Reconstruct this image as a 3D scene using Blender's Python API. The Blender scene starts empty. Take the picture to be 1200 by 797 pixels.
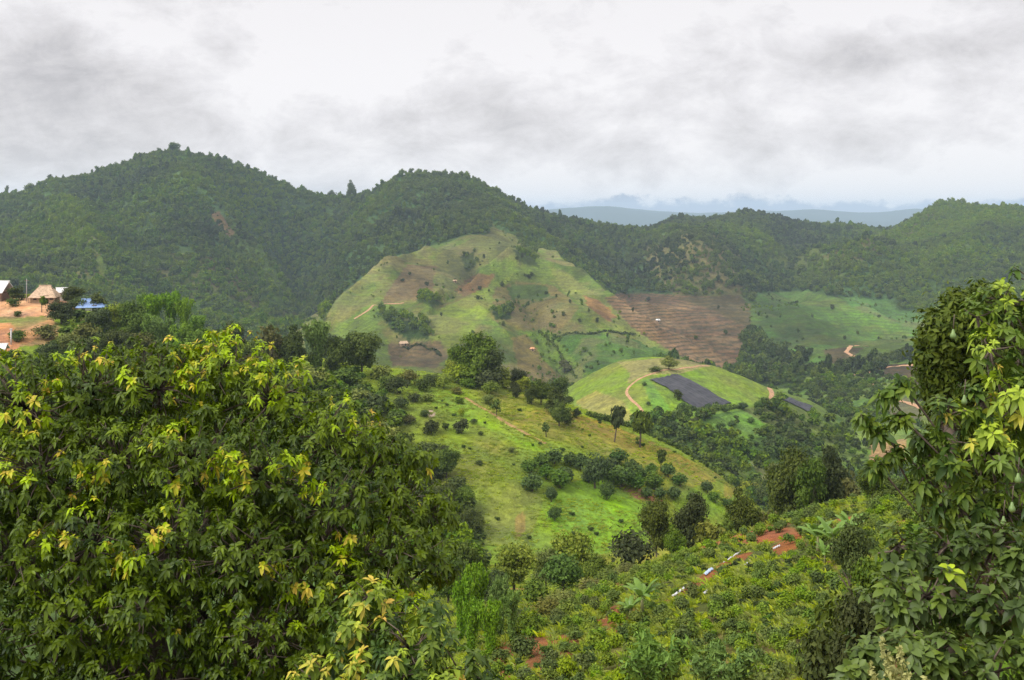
import bpy, math, random
import numpy as np
from mathutils import Vector, Matrix

R = math.radians
DENOISE = True
C = bpy.context.scene.collection
SC = bpy.context.scene
F_PX, CX, HZ = 1287.0, 600.0, 250.0      # focal length in photo pixels, centre column, horizon row

# ------------------------------------------------------------------ camera
cam = bpy.data.cameras.new('camera')
camo = bpy.data.objects.new('camera', cam); C.objects.link(camo)
cam.sensor_width = 36.0; cam.lens = 36.0 * F_PX / 1200.0
cam.shift_y = -(398.5 - HZ) / 1200.0
cam.clip_start = 0.1; cam.clip_end = 40000
camo.location = (0, 0, 0); camo.rotation_euler = (R(90), 0, 0)
SC.camera = camo

# ------------------------------------------------------------------ sky, sun, exposure
SUN_EL, SUN_AZ = R(47), R(240)            # azimuth clockwise from +Y
w = bpy.data.worlds.new('World'); SC.world = w; w.use_nodes = True
nt = w.node_tree; nt.nodes.clear(); N = nt.nodes; L = nt.links
out = N.new('ShaderNodeOutputWorld')
sky = N.new('ShaderNodeTexSky'); sky.sky_type = 'NISHITA'; sky.sun_disc = False
sky.sun_elevation = SUN_EL; sky.sun_rotation = SUN_AZ
bgs = N.new('ShaderNodeBackground'); bgs.inputs[1].default_value = 0.10
L.new(sky.outputs[0], bgs.inputs[0])
tc = N.new('ShaderNodeTexCoord')
sep = N.new('ShaderNodeSeparateXYZ'); L.new(tc.outputs['Generated'], sep.inputs[0])
def wmath(op, a, b=None, c=None, clamp=False):
    n = N.new('ShaderNodeMath'); n.operation = op; n.use_clamp = clamp
    for i, v in enumerate((a, b, c)):
        if v is None: continue
        if isinstance(v, (int, float)): n.inputs[i].default_value = v
        else: L.new(v, n.inputs[i])
    return n.outputs[0]
def wmap(v, a, b, c, d, smooth=True):
    n = N.new('ShaderNodeMapRange'); n.interpolation_type = 'SMOOTHSTEP' if smooth else 'LINEAR'
    L.new(v, n.inputs[0])
    for i, q in enumerate((a, b, c, d)): n.inputs[i + 1].default_value = q
    return n.outputs[0]
def wnoise(sc, det, rough, loc, stretch=(1, 1, 3), dist=0.0, src=None):
    m = N.new('ShaderNodeMapping'); L.new(src or tc.outputs['Generated'], m.inputs[0])
    m.inputs['Location'].default_value = loc; m.inputs['Scale'].default_value = stretch
    n = N.new('ShaderNodeTexNoise'); L.new(m.outputs[0], n.inputs['Vector'])
    n.inputs['Scale'].default_value = sc; n.inputs['Detail'].default_value = det
    n.inputs['Roughness'].default_value = rough; n.inputs['Distortion'].default_value = dist
    return n.outputs[0]
big = wnoise(3.0, 2, .5, (3.3, 1.0, 0.42), (1, 1, 2.3), .5)
mid = wnoise(6.5, 7, .62, (1.1, 4.0, 0.2), (1, 1, 2.1), .35)
fin = wnoise(19.0, 7, .66, (5.1, 2.0, 0.0), (1, 1, 1.6), .35)
s = wmath('MULTIPLY', big, .42); s = wmath('MULTIPLY_ADD', mid, .38, s); s = wmath('MULTIPLY_ADD', fin, .20, s)
fac = wmap(s, .375, .545, 0, 1, False)
# the cloud deck is a touch greyer high up, brightest low over the hills
lowb = wmap(sep.outputs[2], 0.015, 0.10, .34, 0.0)
fac2 = wmath('SUBTRACT', wmath('ADD', fac, lowb), wmap(sep.outputs[2], .10, .20, 0.0, .12), clamp=True)   # a heavier base of cloud overhead
cr = N.new('ShaderNodeValToRGB'); L.new(fac2, cr.inputs[0])
e = cr.color_ramp.elements
e[0].position = 0; e[0].color = (.56, .54, .555, 1)
e[1].position = 1; e[1].color = (1.0, .975, .985, 1)
e.new(.35).color = (.73, .705, .715, 1); e.new(.7).color = (.88, .855, .87, 1)
bgc = N.new('ShaderNodeBackground'); L.new(cr.outputs[0], bgc.inputs[0])
zen = wmap(sep.outputs[2], .2, .85, 1.0, 1.75)
vd = N.new('ShaderNodeVectorMath'); vd.operation = 'DOT_PRODUCT'; L.new(tc.outputs['Generated'], vd.inputs[0])
vd.inputs[1].default_value = (math.sin(SUN_AZ) * math.cos(SUN_EL), math.cos(SUN_AZ) * math.cos(SUN_EL), math.sin(SUN_EL))
zen = wmath('ADD', zen, wmath('MULTIPLY', wmath('POWER', wmath('MAXIMUM', vd.outputs['Value'], 0.0), 10.0), 4.5))   # thinner cloud round the veiled sun          # an overcast sky is brighter overhead
dn = wmap(sep.outputs[2], -.08, -.01, .10, 1.0)
L.new(wmath('MULTIPLY', zen, dn), bgc.inputs[1])
edge = wnoise(16.0, 6, .62, (0, 0, 0), (1, 1, 1.4), .2)
ed = wmath('MULTIPLY_ADD', edge, .050, wmath('SUBTRACT', sep.outputs[2], .0355))
cover = wmap(ed, -.0035, .003, .0, 1.0)
blue = N.new('ShaderNodeBackground'); blue.inputs[0].default_value = (.38, .46, .60, 1)
mxb = N.new('ShaderNodeMixShader'); L.new(cover, mxb.inputs[0]); L.new(blue.outputs[0], mxb.inputs[1]); L.new(bgc.outputs[0], mxb.inputs[2])
mx = N.new('ShaderNodeMixShader'); mx.inputs[0].default_value = .96
L.new(bgs.outputs[0], mx.inputs[1]); L.new(mxb.outputs[0], mx.inputs[2]); L.new(mx.outputs[0], out.inputs[0])

sl = bpy.data.lights.new('sun', 'SUN'); sl.energy = 1.5; sl.angle = R(11); sl.color = (1, .955, .88)
so = bpy.data.objects.new('sun', sl); C.objects.link(so)
sd = Vector((math.sin(SUN_AZ) * math.cos(SUN_EL), math.cos(SUN_AZ) * math.cos(SUN_EL), math.sin(SUN_EL)))
so.rotation_euler = sd.to_track_quat('Z', 'Y').to_euler(); so.location = (0, -20, 60)
SC.view_settings.view_transform = 'Standard'; SC.view_settings.look = 'None'
SC.view_settings.gamma = 1; SC.view_settings.exposure = 0.0
SC.cycles.max_bounces = 5; SC.cycles.diffuse_bounces = 2; SC.cycles.use_denoising = DENOISE; SC.cycles.denoising_prefilter = 'NONE'; SC.cycles.glossy_bounces = 2
SC.cycles.transmission_bounces = 3; SC.cycles.volume_bounces = 1; SC.cycles.transparent_max_bounces = 4
SC.cycles.use_adaptive_sampling = False

# ------------------------------------------------------------------ numeric noise
def _h(ix, iy, seed):
    n = (ix.astype(np.int64) * 374761393 + iy.astype(np.int64) * 668265263 + seed * 974711) & 0x7fffffff
    n = ((n ^ (n >> 13)) * 1274126177) & 0x7fffffff
    return ((n ^ (n >> 16)) & 0xffff) / 65535.0
def vnoise(x, y, seed=0):
    ix = np.floor(x); iy = np.floor(y); fx = x - ix; fy = y - iy
    fx = fx * fx * fx * (fx * (fx * 6 - 15) + 10); fy = fy * fy * fy * (fy * (fy * 6 - 15) + 10)
    a = _h(ix, iy, seed); b = _h(ix + 1, iy, seed); c = _h(ix, iy + 1, seed); d = _h(ix + 1, iy + 1, seed)
    return (a + (b - a) * fx) * (1 - fy) + (c + (d - c) * fx) * fy
def fbm(x, y, oct=4, seed=0, ridged=False):
    s = 0; a = 1; t = 0
    for o in range(oct):
        n = vnoise(x + 17.3 * o, y - 9.1 * o, seed + o)
        if ridged: n = 1 - np.abs(2 * n - 1)
        s = s + a * n; t += a; a *= .5; x = x * 2.03 + y * .13; y = y * 2.03 - x * .06
    return s / t

# ------------------------------------------------------------------ terrain control lines: (column, distance, row) or heights
def fl(kind, *pts): return (kind, np.array(pts, float))
LINES = [
 fl('z', (600, .5, -1.8)),
 fl('z', (0, 5, -4.4), (600, 5, -4.2), (1200, 5, -3.6)),
 fl('z', (0, 14, -9.3), (600, 14, -9.0), (1200, 14, -7.0)),
 fl('z', (0, 30, -16), (600, 30, -15.5), (1000, 30, -14), (1300, 30, -11.5)),
 fl('z', (-200, 46, -21), (300, 46, -20.5), (600, 45, -19.7), (850, 44, -18.6), (1050, 44, -17.2), (1300, 44, -14)),
 fl('z', (-200, 62, -26), (300, 62, -25.5), (550, 60, -24.0), (700, 60, -22.3), (850, 62, -21.3), (1000, 65, -20.2), (1200, 66, -17.5)),
 fl('p', (-200, 72, 750), (400, 72, 745), (500, 72, 742), (600, 74, 722), (700, 78, 688), (760, 82, 664), (850, 88, 634), (920, 92, 610), (1000, 97, 588), (1100, 102, 562), (1250, 108, 535)),
 fl('z', (-200, 140, -42), (300, 140, -43), (500, 138, -44), (600, 138, -45), (700, 140, -48), (800, 142, -52), (900, 145, -57), (1000, 150, -62), (1250, 160, -66)),
 fl('z', (-200, 172, -42), (300, 172, -48), (500, 172, -52), (600, 172, -53), (700, 172, -53.5), (800, 172, -57), (900, 172, -62), (1000, 180, -70), (1250, 185, -73)),
 fl('p', (-200, 205, 425), (0, 205, 420), (100, 205, 432), (200, 205, 455), (300, 203, 480), (400, 203, 505), (500, 202, 525), (600, 200, 545), (660, 200, 560), (740, 199, 585), (800, 198, 615), (850, 196, 645), (900, 196, 690), (1000, 210, 730), (1250, 215, 720)),
 fl('p', (-200, 235, 372), (0, 235, 371), (60, 235, 372), (110, 235, 380), (200, 234, 402), (300, 232, 425), (400, 230, 448), (500, 228, 468), (600, 226, 486), (660, 224, 500), (740, 222, 528), (800, 219, 552), (850, 215, 585), (900, 212, 640), (1000, 230, 700), (1250, 235, 690)),
 fl('p', (-200, 258, 348), (0, 258, 349), (70, 258, 350), (120, 258, 358), (200, 257, 385), (300, 255, 406), (400, 252, 425), (480, 250, 437), (560, 247, 448), (620, 245, 461), (680, 243, 480), (740, 240, 502), (800, 236, 529), (850, 230, 562), (900, 226, 612), (1000, 250, 680), (1250, 255, 670)),
 fl('z', (-200, 330, -58), (100, 330, -62), (300, 325, -72), (500, 320, -80), (700, 310, -86), (800, 305, -88), (900, 305, -92), (1000, 320, -96), (1250, 330, -94)),
 fl('p', (-200, 380, 500), (300, 380, 530), (600, 378, 560), (680, 375, 545), (740, 372, 527), (800, 372, 528), (850, 372, 536), (900, 376, 552), (950, 380, 566), (1000, 385, 575), (1100, 390, 572), (1250, 395, 560)),
 fl('p', (-200, 430, 480), (300, 430, 510), (600, 428, 530), (640, 428, 505), (680, 428, 478), (720, 428, 458), (760, 428, 447), (800, 428, 455), (850, 428, 473), (900, 430, 487), (950, 432, 512), (1000, 435, 532), (1100, 440, 528), (1250, 440, 515)),
 fl('p', (-200, 480, 460), (400, 480, 490), (600, 478, 500), (640, 478, 478), (670, 478, 453), (700, 478, 436), (725, 478, 423), (750, 478, 418.5), (800, 478, 420), (830, 478, 428), (860, 478, 437), (890, 478, 450), (910, 478, 459), (945, 480, 468), (1000, 490, 502), (1060, 490, 498), (1250, 490, 480)),
 fl('z', (-200, 570, -95), (400, 570, -104), (600, 570, -111), (700, 570, -114), (800, 570, -114), (900, 570, -112), (950, 570, -108), (1000, 570, -103), (1100, 570, -98), (1250, 570, -90)),
 fl('p', (-200, 700, 415), (0, 700, 415), (300, 700, 432), (450, 700, 428), (600, 700, 438), (700, 700, 436), (760, 700, 428), (820, 700, 443), (880, 700, 450), (950, 700, 443), (1000, 700, 438), (1100, 700, 428), (1250, 700, 415)),
 fl('p', (-200, 850, 345), (0, 850, 345), (150, 850, 368), (260, 850, 398), (330, 850, 402), (390, 850, 392), (450, 850, 372), (520, 850, 366), (600, 850, 358), (660, 850, 362), (700, 850, 372), (760, 850, 402), (800, 850, 410), (880, 850, 422), (950, 850, 414), (1000, 850, 412), (1100, 850, 402), (1250, 850, 385)),
 fl('p', (-200, 1000, 315), (0, 1000, 316), (150, 1000, 330), (260, 1000, 365), (340, 1000, 385), (390, 1000, 362), (450, 1000, 330), (520, 1000, 318), (560, 1000, 322), (600, 1000, 306), (650, 1000, 320), (700, 1000, 348), (740, 1000, 366), (800, 1000, 378), (880, 1000, 388), (930, 1000, 374), (1000, 1000, 388), (1060, 1000, 393), (1120, 1000, 380), (1250, 1000, 365)),
 fl('p', (-200, 1150, 290), (0, 1150, 290), (80, 1150, 284), (170, 1150, 286), (240, 1150, 296), (290, 1150, 325), (350, 1150, 368), (400, 1150, 338), (450, 1150, 308), (520, 1150, 287), (560, 1150, 277), (600, 1150, 289), (650, 1150, 308), (700, 1150, 336), (740, 1150, 344), (800, 1150, 346), (870, 1150, 347), (930, 1150, 343), (1000, 1150, 356), (1070, 1150, 378), (1120, 1150, 366), (1250, 1150, 340)),
 fl('p', (-200, 1350, 262), (0, 1350, 258), (80, 1350, 244), (150, 1350, 228), (210, 1350, 222), (250, 1350, 240), (300, 1350, 285), (350, 1350, 312), (400, 1350, 292), (450, 1350, 262), (520, 1350, 244), (570, 1350, 254), (600, 1350, 268), (640, 1350, 290), (700, 1350, 302), (760, 1350, 306), (810, 1350, 292), (840, 1350, 296), (880, 1350, 315), (930, 1350, 318), (1000, 1350, 332), (1050, 1350, 348), (1100, 1350, 330), (1250, 1350, 296)),
 fl('p', (-200, 1550, 245), (0, 1550, 234), (40, 1550, 228), (60, 1550, 222), (110, 1550, 206), (150, 1550, 191), (180, 1550, 181), (205, 1550, 178), (250, 1550, 184), (300, 1550, 206), (350, 1550, 228), (385, 1550, 237), (420, 1550, 235), (460, 1550, 219), (500, 1550, 213), (540, 1550, 214), (580, 1550, 229), (620, 1550, 250), (660, 1550, 259), (700, 1560, 266), (760, 1570, 276), (810, 1580, 272), (850, 1580, 275), (880, 1580, 288), (950, 1580, 288), (1000, 1580, 302), (1050, 1580, 305), (1100, 1580, 278), (1170, 1580, 268), (1250, 1580, 268)),
 fl('p', (-200, 1850, 262), (0, 1850, 252), (200, 1850, 225), (400, 1850, 262), (520, 1850, 246), (600, 1850, 264), (640, 1850, 256), (665, 1850, 262), (690, 1850, 262), (720, 1850, 276), (750, 1850, 281), (775, 1850, 266), (803, 1850, 256), (828, 1850, 266), (855, 1850, 257), (885, 1850, 249), (920, 1850, 257), (955, 1850, 266), (1000, 1850, 267), (1045, 1850, 277), (1070, 1850, 261), (1100, 1850, 246), (1130, 1850, 245), (1160, 1850, 252), (1200, 1850, 251), (1300, 1850, 256)),
 fl('z', (600, 2350, -130)),
 fl('z', (600, 3600, -170)),
 fl('z', (600, 6500, -150)),
 fl('p', (-200, 9000, 243), (500, 9000, 249), (620, 9000, 249), (660, 9000, 247), (720, 9000, 242), (760, 9000, 248), (820, 9000, 252), (900, 9000, 251), (950, 9000, 247), (1020, 9000, 252), (1060, 9000, 248), (1300, 9000, 249)),
 fl('z', (600, 12000, -120)),
]
PXS = np.concatenate([np.arange(-900, -60, 24), np.arange(-60, 1262, 2.4), np.arange(1264, 2100, 24)])
YS = np.concatenate([np.linspace(.5, 20, 30)[:-1], np.arange(20, 45, 1), np.arange(45, 110, .5), np.arange(110, 262, .9), np.arange(262, 380, 2.5),
    np.arange(380, 492, 1.2), np.arange(492, 700, 4), np.arange(700, 1250, 2.6), np.arange(1250, 1900, 4), np.arange(1900, 2500, 15),
    np.geomspace(2500, 12000, 90)])
nC, nR, nK = len(PXS), len(YS), len(LINES)
nY = np.zeros((nK, nC)); nZ = np.zeros((nK, nC))
kern_px = np.arange(-900, 2101, 3.0)
def gsm(v, s):
    k = np.exp(-.5 * (np.arange(-3 * s, 3 * s + 1) / s) ** 2); k /= k.sum()
    return np.convolve(np.pad(v, 3 * s, mode='edge'), k, mode='valid')
for i, (kd, P) in enumerate(LINES):
    y = np.interp(kern_px, P[:, 0], P[:, 1]); v = np.interp(kern_px, P[:, 0], P[:, 2])
    y = gsm(y, 4); v = gsm(v, 4)
    y = np.interp(PXS, kern_px, y); v = np.interp(PXS, kern_px, v)
    nY[i] = y; nZ[i] = v if kd == 'z' else -(v - HZ) / F_PX * y
ZT = np.zeros((nR, nC))
dY = np.diff(nY, axis=0); dl = np.diff(nZ, axis=0) / dY
m = np.zeros_like(nZ); m[0] = dl[0]; m[-1] = dl[-1]
same = dl[:-1] * dl[1:] > 0
wa = 2 * dY[1:] + dY[:-1]; wb = dY[1:] + 2 * dY[:-1]
with np.errstate(divide='ignore', invalid='ignore'):
    hm = (wa + wb) / (wa / dl[:-1] + wb / dl[1:])
m[1:-1] = np.where(same, hm, 0)
for c in range(nC):
    k = np.clip(np.searchsorted(nY[:, c], YS) - 1, 0, nK - 2)
    t = np.clip((YS - nY[k, c]) / dY[k, c], 0, 1)
    ZT[:, c] = ((2*t**3 - 3*t**2 + 1) * nZ[k, c] + (t**3 - 2*t**2 + t) * dY[k, c] * m[k, c]
                + (-2*t**3 + 3*t**2) * nZ[k+1, c] + (t**3 - t**2) * dY[k, c] * m[k+1, c])
PXG, YG = np.meshgrid(PXS, YS)
XG = (PXG - CX) / F_PX * YG
def amp(*kv): return np.interp(YG, [a for a, b in kv], [b for a, b in kv])
ZT += (fbm(XG / 160, YG / 190, 5, 3, True) - .62) * amp((600, 0), (700, 5), (800, 20), (1000, 27), (1150, 24), (1350, 40), (1490, 20), (1550, 8), (1620, 20), (1800, 12), (1850, 6), (2300, 40), (3000, 0))
ZT += (fbm(XG / 45, YG / 50, 4, 11) - .5) * amp((100, 0), (120, 1.5), (170, 2.4), (235, 2.0), (250, .8), (300, 3), (380, 2.4), (470, 1.4), (600, 6), (1000, 7), (1500, 9), (1600, 6), (2500, 0))
ZT += (fbm(XG / 9, YG / 9, 3, 21) - .5) * amp((2, 0), (30, .7), (100, .8), (200, 1.0), (300, 1.2), (1300, 2.5), (2400, 0))
ZT += (fbm(XG / 1400, YG / 1400, 6, 31, True) - .6) * amp((4000, 0), (6500, 60), (9000, 75), (12000, 40))
# level terrace cut for the village and its road
vil = np.exp(-((XG + 120) / 19.0) ** 4) * np.clip(1 - np.abs((YG - 252) / 9.0) ** 3, 0, 1)
PYG = HZ - F_PX * ZT / YG

def cell(px, y):
    r = np.clip(np.searchsorted(YS, y) - 1, 0, nR - 2); c = np.clip(np.searchsorted(PXS, px) - 1, 0, nC - 2)
    return r, c, np.clip((y - YS[r]) / (YS[r+1] - YS[r]), 0, 1), np.clip((px - PXS[c]) / (PXS[c+1] - PXS[c]), 0, 1)
def sample(T, px, y):
    r, c, a, b = cell(px, y)
    return (T[r, c] * (1-b) + T[r, c+1] * b) * (1-a) + (T[r+1, c] * (1-b) + T[r+1, c+1] * b) * a
def ground(px, y):
    """world point on the terrain in column px at distance y"""
    return Vector(((px - CX) / F_PX * y, y, float(sample(ZT, np.float64(px), np.float64(y)))))
def zat(x, y): return sample(ZT, CX + F_PX * x / y, y)
def hit(px, py, ymin=40.0, ymax=2300.0):
    """where the sight line of a photo pixel meets the terrain beyond ymin"""
    ys = YS[(YS >= ymin) & (YS <= ymax)]
    z = sample(ZT, np.full_like(ys, px), ys); p = HZ - F_PX * z / ys
    k = np.argmax(p <= py)
    if p[k] > py: k = int(np.argmin(p)); y = ys[k]
    elif k == 0: y = ys[0]
    else: y = ys[k-1] + (ys[k] - ys[k-1]) * (p[k-1] - py) / (p[k-1] - p[k] + 1e-9)
    return ground(px, y)


RIBS = [([(596,314),(566,328),(525,350),(490,395)],700,1400,26,28), ([(555,302),(522,326),(490,350),(470,388)],700,1400,-22,26), ([(605,328),(628,365),(655,405),(668,430)],650,1300,-18,28),
 ([(498,308),(470,318),(430,345),(390,388)],700,1400,20,28), ([(652,312),(682,337),(722,372),(760,400)],700,1350,18,26), ([(520,350),(560,365),(590,395)],700,1300,6,20), ([(218,222),(245,245),(268,268),(310,312),(345,352)],800,1500,32,50),
 ([(330,240),(345,300),(355,360)],900,1560,-34,60), ([(120,225),(165,290),(200,345)],800,1560,-28,60), ([(60,228),(90,280),(120,330)],750,1500,24,50), ([(470,222),(430,285),(392,335)],900,1500,26,55),
 ([(400,240),(385,300),(372,350)],900,1560,-14,45), ([(550,222),(590,262),(640,290)],1100,1560,12,45), ([(850,262),(900,295),(980,330)],1100,1860,30,55), ([(1110,248),(1045,300),(1005,338)],1000,1860,40,60),
 ([(935,265),(925,300),(930,330)],1100,1860,-34,55), ([(1190,255),(1130,310),(1090,350)],900,1860,26,55), ([(780,262),(800,290),(830,330)],1100,1600,20,45), ([(720,270),(735,300),(745,335)],1100,1600,-22,45), ([(960,345),(1000,362),(1050,385)],750,1300,6,30), ([(900,345),(915,375),(930,400)],750,1300,-6,24)]
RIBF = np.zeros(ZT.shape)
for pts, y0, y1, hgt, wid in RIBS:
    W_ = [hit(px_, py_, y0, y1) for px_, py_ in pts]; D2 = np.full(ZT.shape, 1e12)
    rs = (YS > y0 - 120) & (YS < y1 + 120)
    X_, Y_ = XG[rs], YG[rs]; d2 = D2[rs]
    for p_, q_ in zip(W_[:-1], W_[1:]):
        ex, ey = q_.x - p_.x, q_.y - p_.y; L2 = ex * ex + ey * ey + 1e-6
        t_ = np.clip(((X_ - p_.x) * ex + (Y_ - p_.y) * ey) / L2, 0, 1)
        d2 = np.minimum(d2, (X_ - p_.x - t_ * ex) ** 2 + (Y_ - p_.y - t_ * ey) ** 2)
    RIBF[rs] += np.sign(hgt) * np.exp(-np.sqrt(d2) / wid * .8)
    ZT[rs] += hgt * np.exp(-np.sqrt(d2) / wid * 1.1) * np.interp(Y_, [y0 - 100, y0 + 60, min(y1, 1500), min(y1, 1500) + 60 + 240 * (y1 > 1700)], [0, 1, 1, .25])
PYG = HZ - F_PX * ZT / YG

# ------------------------------------------------------------------ land cover (colours of soil and vegetation with relief shading on ribs and gullies, tree density)
COL = np.zeros((nR, nC, 3)); FD = np.zeros((nR, nC)); TER = np.zeros((nR, nC)); BD = np.zeros((nR, nC))
def zone(m_, col): COL[m_] = col
GRASS = np.array((.185, .265, .026)); OLIVE = np.array((.27, .22, .042)); BRIGHT = np.array((.185, .315, .028)); REDSOIL = np.array((.46, .175, .065))
n1 = fbm(XG / 22, YG / 26, 4, 41)[..., None]; n2 = fbm(XG / 6, YG / 7, 3, 43)[..., None]; n3 = fbm(XG / 120, YG / 140, 4, 47)[..., None]
def mixc(a, b, f): return a + (b - a) * np.clip(f, 0, 1)
COL[:] = mixc(mixc(np.array((.10, .13, .03)), np.array((.22, .19, .05)), (n2 - .42) * 5), REDSOIL * .8, (n1 * .5 + n2 * .5 - .53) * 9)
rid = (YG >= 105) & (YG < 290)
COL = np.where(rid[..., None], mixc(mixc(GRASS, OLIVE, (n1 - .56) * 3.0), np.array((.15, .23, .03)), (n2 - .62) * 3), COL)
val = (YG >= 290) & (YG < 760)
COL = np.where(val[..., None], mixc(np.array((.085, .15, .028)), np.array((.17, .23, .045)), (n1 - .4) * 3), COL)
FD = np.where(val, .85, FD)
farm = (YG >= 760) & (YG < 1160)
COL = np.where(farm[..., None], mixc(np.array((.075, .115, .020)), np.array((.14, .13, .04)), (n3 - .42) * 3 + (n1 - .5) * 2), COL)
mtn = YG >= 1160
COL = np.where(mtn[..., None], mixc(np.array((.045, .085, .022)), np.array((.075, .12, .028)), (n3 - .45) * 4), COL)
FD = np.where(mtn & (YG < 1950), 1.0, FD)
FD = np.where((YG > 700) & (PXG < 385 + (YG - 850) * .05), 1.0, FD)
COL = np.where(((YG > 4000))[..., None], np.array((.035, .065, .055)), COL)
wx = (fbm(XG / 30, YG / 30, 3, 51) - .5) * 2; wy = (fbm(XG / 30, YG / 30, 3, 53) - .5) * 2
STK = fbm(XG / 10, YG / 60, 4, 57); STB = fbm(XG / 34, YG / 40, 4, 59)
def inpoly(pts, y0, y1, wob=5.0):
    P = np.array(pts, float)
    X = PXG + wx * wob; Y = PYG + wy * wob * .6
    bb = (X > P[:, 0].min()) & (X < P[:, 0].max()) & (Y > P[:, 1].min()) & (Y < P[:, 1].max()) & (YG >= y0) & (YG < y1)
    idx = np.nonzero(bb); x = X[idx]; y = Y[idx]; ins = np.zeros(len(x), bool)
    for i in range(len(P)):
        ax, ay = P[i]; bx, by = P[(i + 1) % len(P)]
        if ay == by: continue
        cr_ = ((ay > y) != (by > y)) & (x < (bx - ax) * (y - ay) / (by - ay) + ax)
        ins ^= cr_
    M = np.zeros((nR, nC), bool); M[idx[0][ins], idx[1][ins]] = True
    return M
def paint(pts, y0, y1, col, fd=0.0, ter=0.0, wob=4.0, mixv=1.0, col2=None):
    M = inpoly(pts, y0, y1, wob); c = np.array(col) * ((.66, .62, .46) if y0 >= 500 else (1, 1, .9))
    if col2 is not None and y0 >= 500: col2 = np.array(col2) * (.66, .62, .46)
    if col2 is not None: cc = mixc(c, np.array(col2), (n1 - .45) * 3 + (n2 - .5) * 2)[M]
    else: cc = c
    COL[M] = COL[M] * (1 - mixv) + cc * mixv
    if fd is not None: FD[M] = fd
    TER[M] = ter
# farmed hill in the middle distance
paint([(376,402),(392,372),(420,352),(446,336),(462,312),(486,306),(505,301),(520,293),(533,296),(544,285),(556,277),(571,265),(583,272),(597,277),(607,290),(622,294),(640,305),(652,312),(700,345),(760,385),(790,418),(700,460),(450,460),(380,440)], 640, 1400, (.145,.225,.050), 0, wob=15, col2=(.21,.215,.075))
paint([(383,392),(450,340),(470,352),(440,378),(470,420),(450,440),(390,420)], 640, 1300, (.16,.25,.055), 0)
paint([(447,352),(475,310),(512,312),(505,348),(480,352),(450,354)], 700, 1350, (.19,.15,.085), 0)
paint([(512,298),(545,286),(572,268),(598,278),(612,292),(590,302),(560,300),(560,330),(508,345),(515,318)], 700, 1420, (.165,.19,.07), 0, wob=9)
paint([(532,340),(555,322),(580,322),(572,338),(545,348)], 700, 1350, (.23,.15,.08), 0)
paint([(500,395),(520,360),(575,335),(600,320),(585,350),(560,385),(530,410)], 700, 1300, (.20,.28,.055), 0)
paint([(580,338),(605,330),(650,334),(680,360),(655,392),(600,385),(575,372)], 700, 1300, (.22,.195,.08), 0, col2=(.14,.18,.05))
paint([(592,335),(640,334),(648,348),(600,352)], 700, 1300, (.09,.16,.045), 0)
paint([(650,395),(700,388),(760,402),(790,418),(740,440),(670,440)], 640, 1200, (.10,.205,.045), 0)
paint([(600,395),(628,388),(660,430),(650,450),(610,450)], 640, 1200, (.25,.215,.085), 0)
paint([(618,390),(640,385),(690,440),(680,450),(650,440)], 640, 1200, (.18,.30,.05), 0)
paint([(455,404),(515,400),(525,420),(510,432),(458,430)], 640, 1200, (.17,.135,.085), 0, ter=.6)
paint([(640,310),(660,318),(720,358),(770,405),(760,408),(700,372),(660,340)], 700, 1350, (.22,.27,.085), 0)
paint([(682,345),(700,350),(725,372),(715,376),(690,358)], 700, 1350, (.36,.21,.11), 0)
paint([(538,300),(556,294),(562,308),(548,318)], 700, 1420, (.06,.09,.03), .5, wob=7)
paint([(598,292),(624,298),(632,314),(608,308)], 700, 1420, (.06,.09,.03), .45, wob=7)
# bare terraced field and the scrubby brown spur above it
paint([(706,348),(730,344),(790,346),(868,346),(884,366),(872,392),(882,428),(840,436),(795,416),(745,388)], 640, 1330, (.25,.17,.115), 0, ter=1.0, wob=3, col2=(.19,.125,.08))
paint([(790,348),(868,346),(884,366),(878,384),(840,366)], 640, 1330, (.17,.14,.075), 0, ter=.9, wob=3)
paint([(752,285),(800,268),(840,272),(868,300),(880,346),(790,346),(765,325)], 900, 1640, (.17,.16,.075), .55, col2=(.11,.14,.045))
paint([(640,250),(662,246),(690,262),(680,275),(650,268)], 1300, 1900, (.09,.13,.035), .6)
paint([(440,366),(455,368),(475,376),(500,378),(502,398),(478,400),(460,388)], 640, 1300, (.05,.09,.025), 1.0)
paint([(488,346),(505,348),(520,356),(508,360),(490,354)], 640, 1300, (.05,.09,.025), .9)
paint([(574,358),(596,360),(602,374),(582,374)], 640, 1300, (.05,.09,.025), .8)
paint([(868,395),(890,380),(908,402),(950,415),(940,455),(860,455),(866,430)], 640, 1100, (.05,.09,.025), 1.0)
# right hand pastures
paint([(882,345),(935,340),(1000,352),(1060,372),(1085,392),(1050,398),(1010,400),(960,412),(905,410),(880,385)], 700, 1340, (.10,.20,.045), 0, col2=(.14,.21,.055), ter=.45)
paint([(985,348),(1040,352),(1085,372),(1075,386),(1010,366)], 800, 1400, (.095,.20,.06), .05)
paint([(880,290),(940,268),(985,275),(960,300),(1000,325),(960,330),(900,315)], 1200, 1900, (.10,.14,.035), .75)
paint([(960,300),(1040,262),(1100,245),(1120,262),(1060,290),(990,312)], 1200, 2000, (.11,.115,.04), .70)
paint([(1040,330),(1090,300),(1200,290),(1200,350),(1100,372),(1050,362)], 900, 1700, (.05,.09,.025), 1)
# light green spur and landslip scar on the left mountain
paint([(262,262),(285,262),(345,325),(350,365),(310,365),(285,320)], 900, 1500, (.10,.17,.035), .55)
paint([(245,250),(258,248),(274,275),(266,280)], 1000, 1540, (.20,.14,.08), .3)
paint([(210,350),(260,345),(330,372),(320,400),(240,380)], 700, 1100, (.10,.18,.04), .5)
paint([(340,395),(380,350),(372,400),(350,420)], 640, 1100, (.16,.21,.07), .1)
paint([(898,448),(930,444),(968,460),(970,486),(925,482)], 395, 560, (.12,.17,.04), 0)
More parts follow.
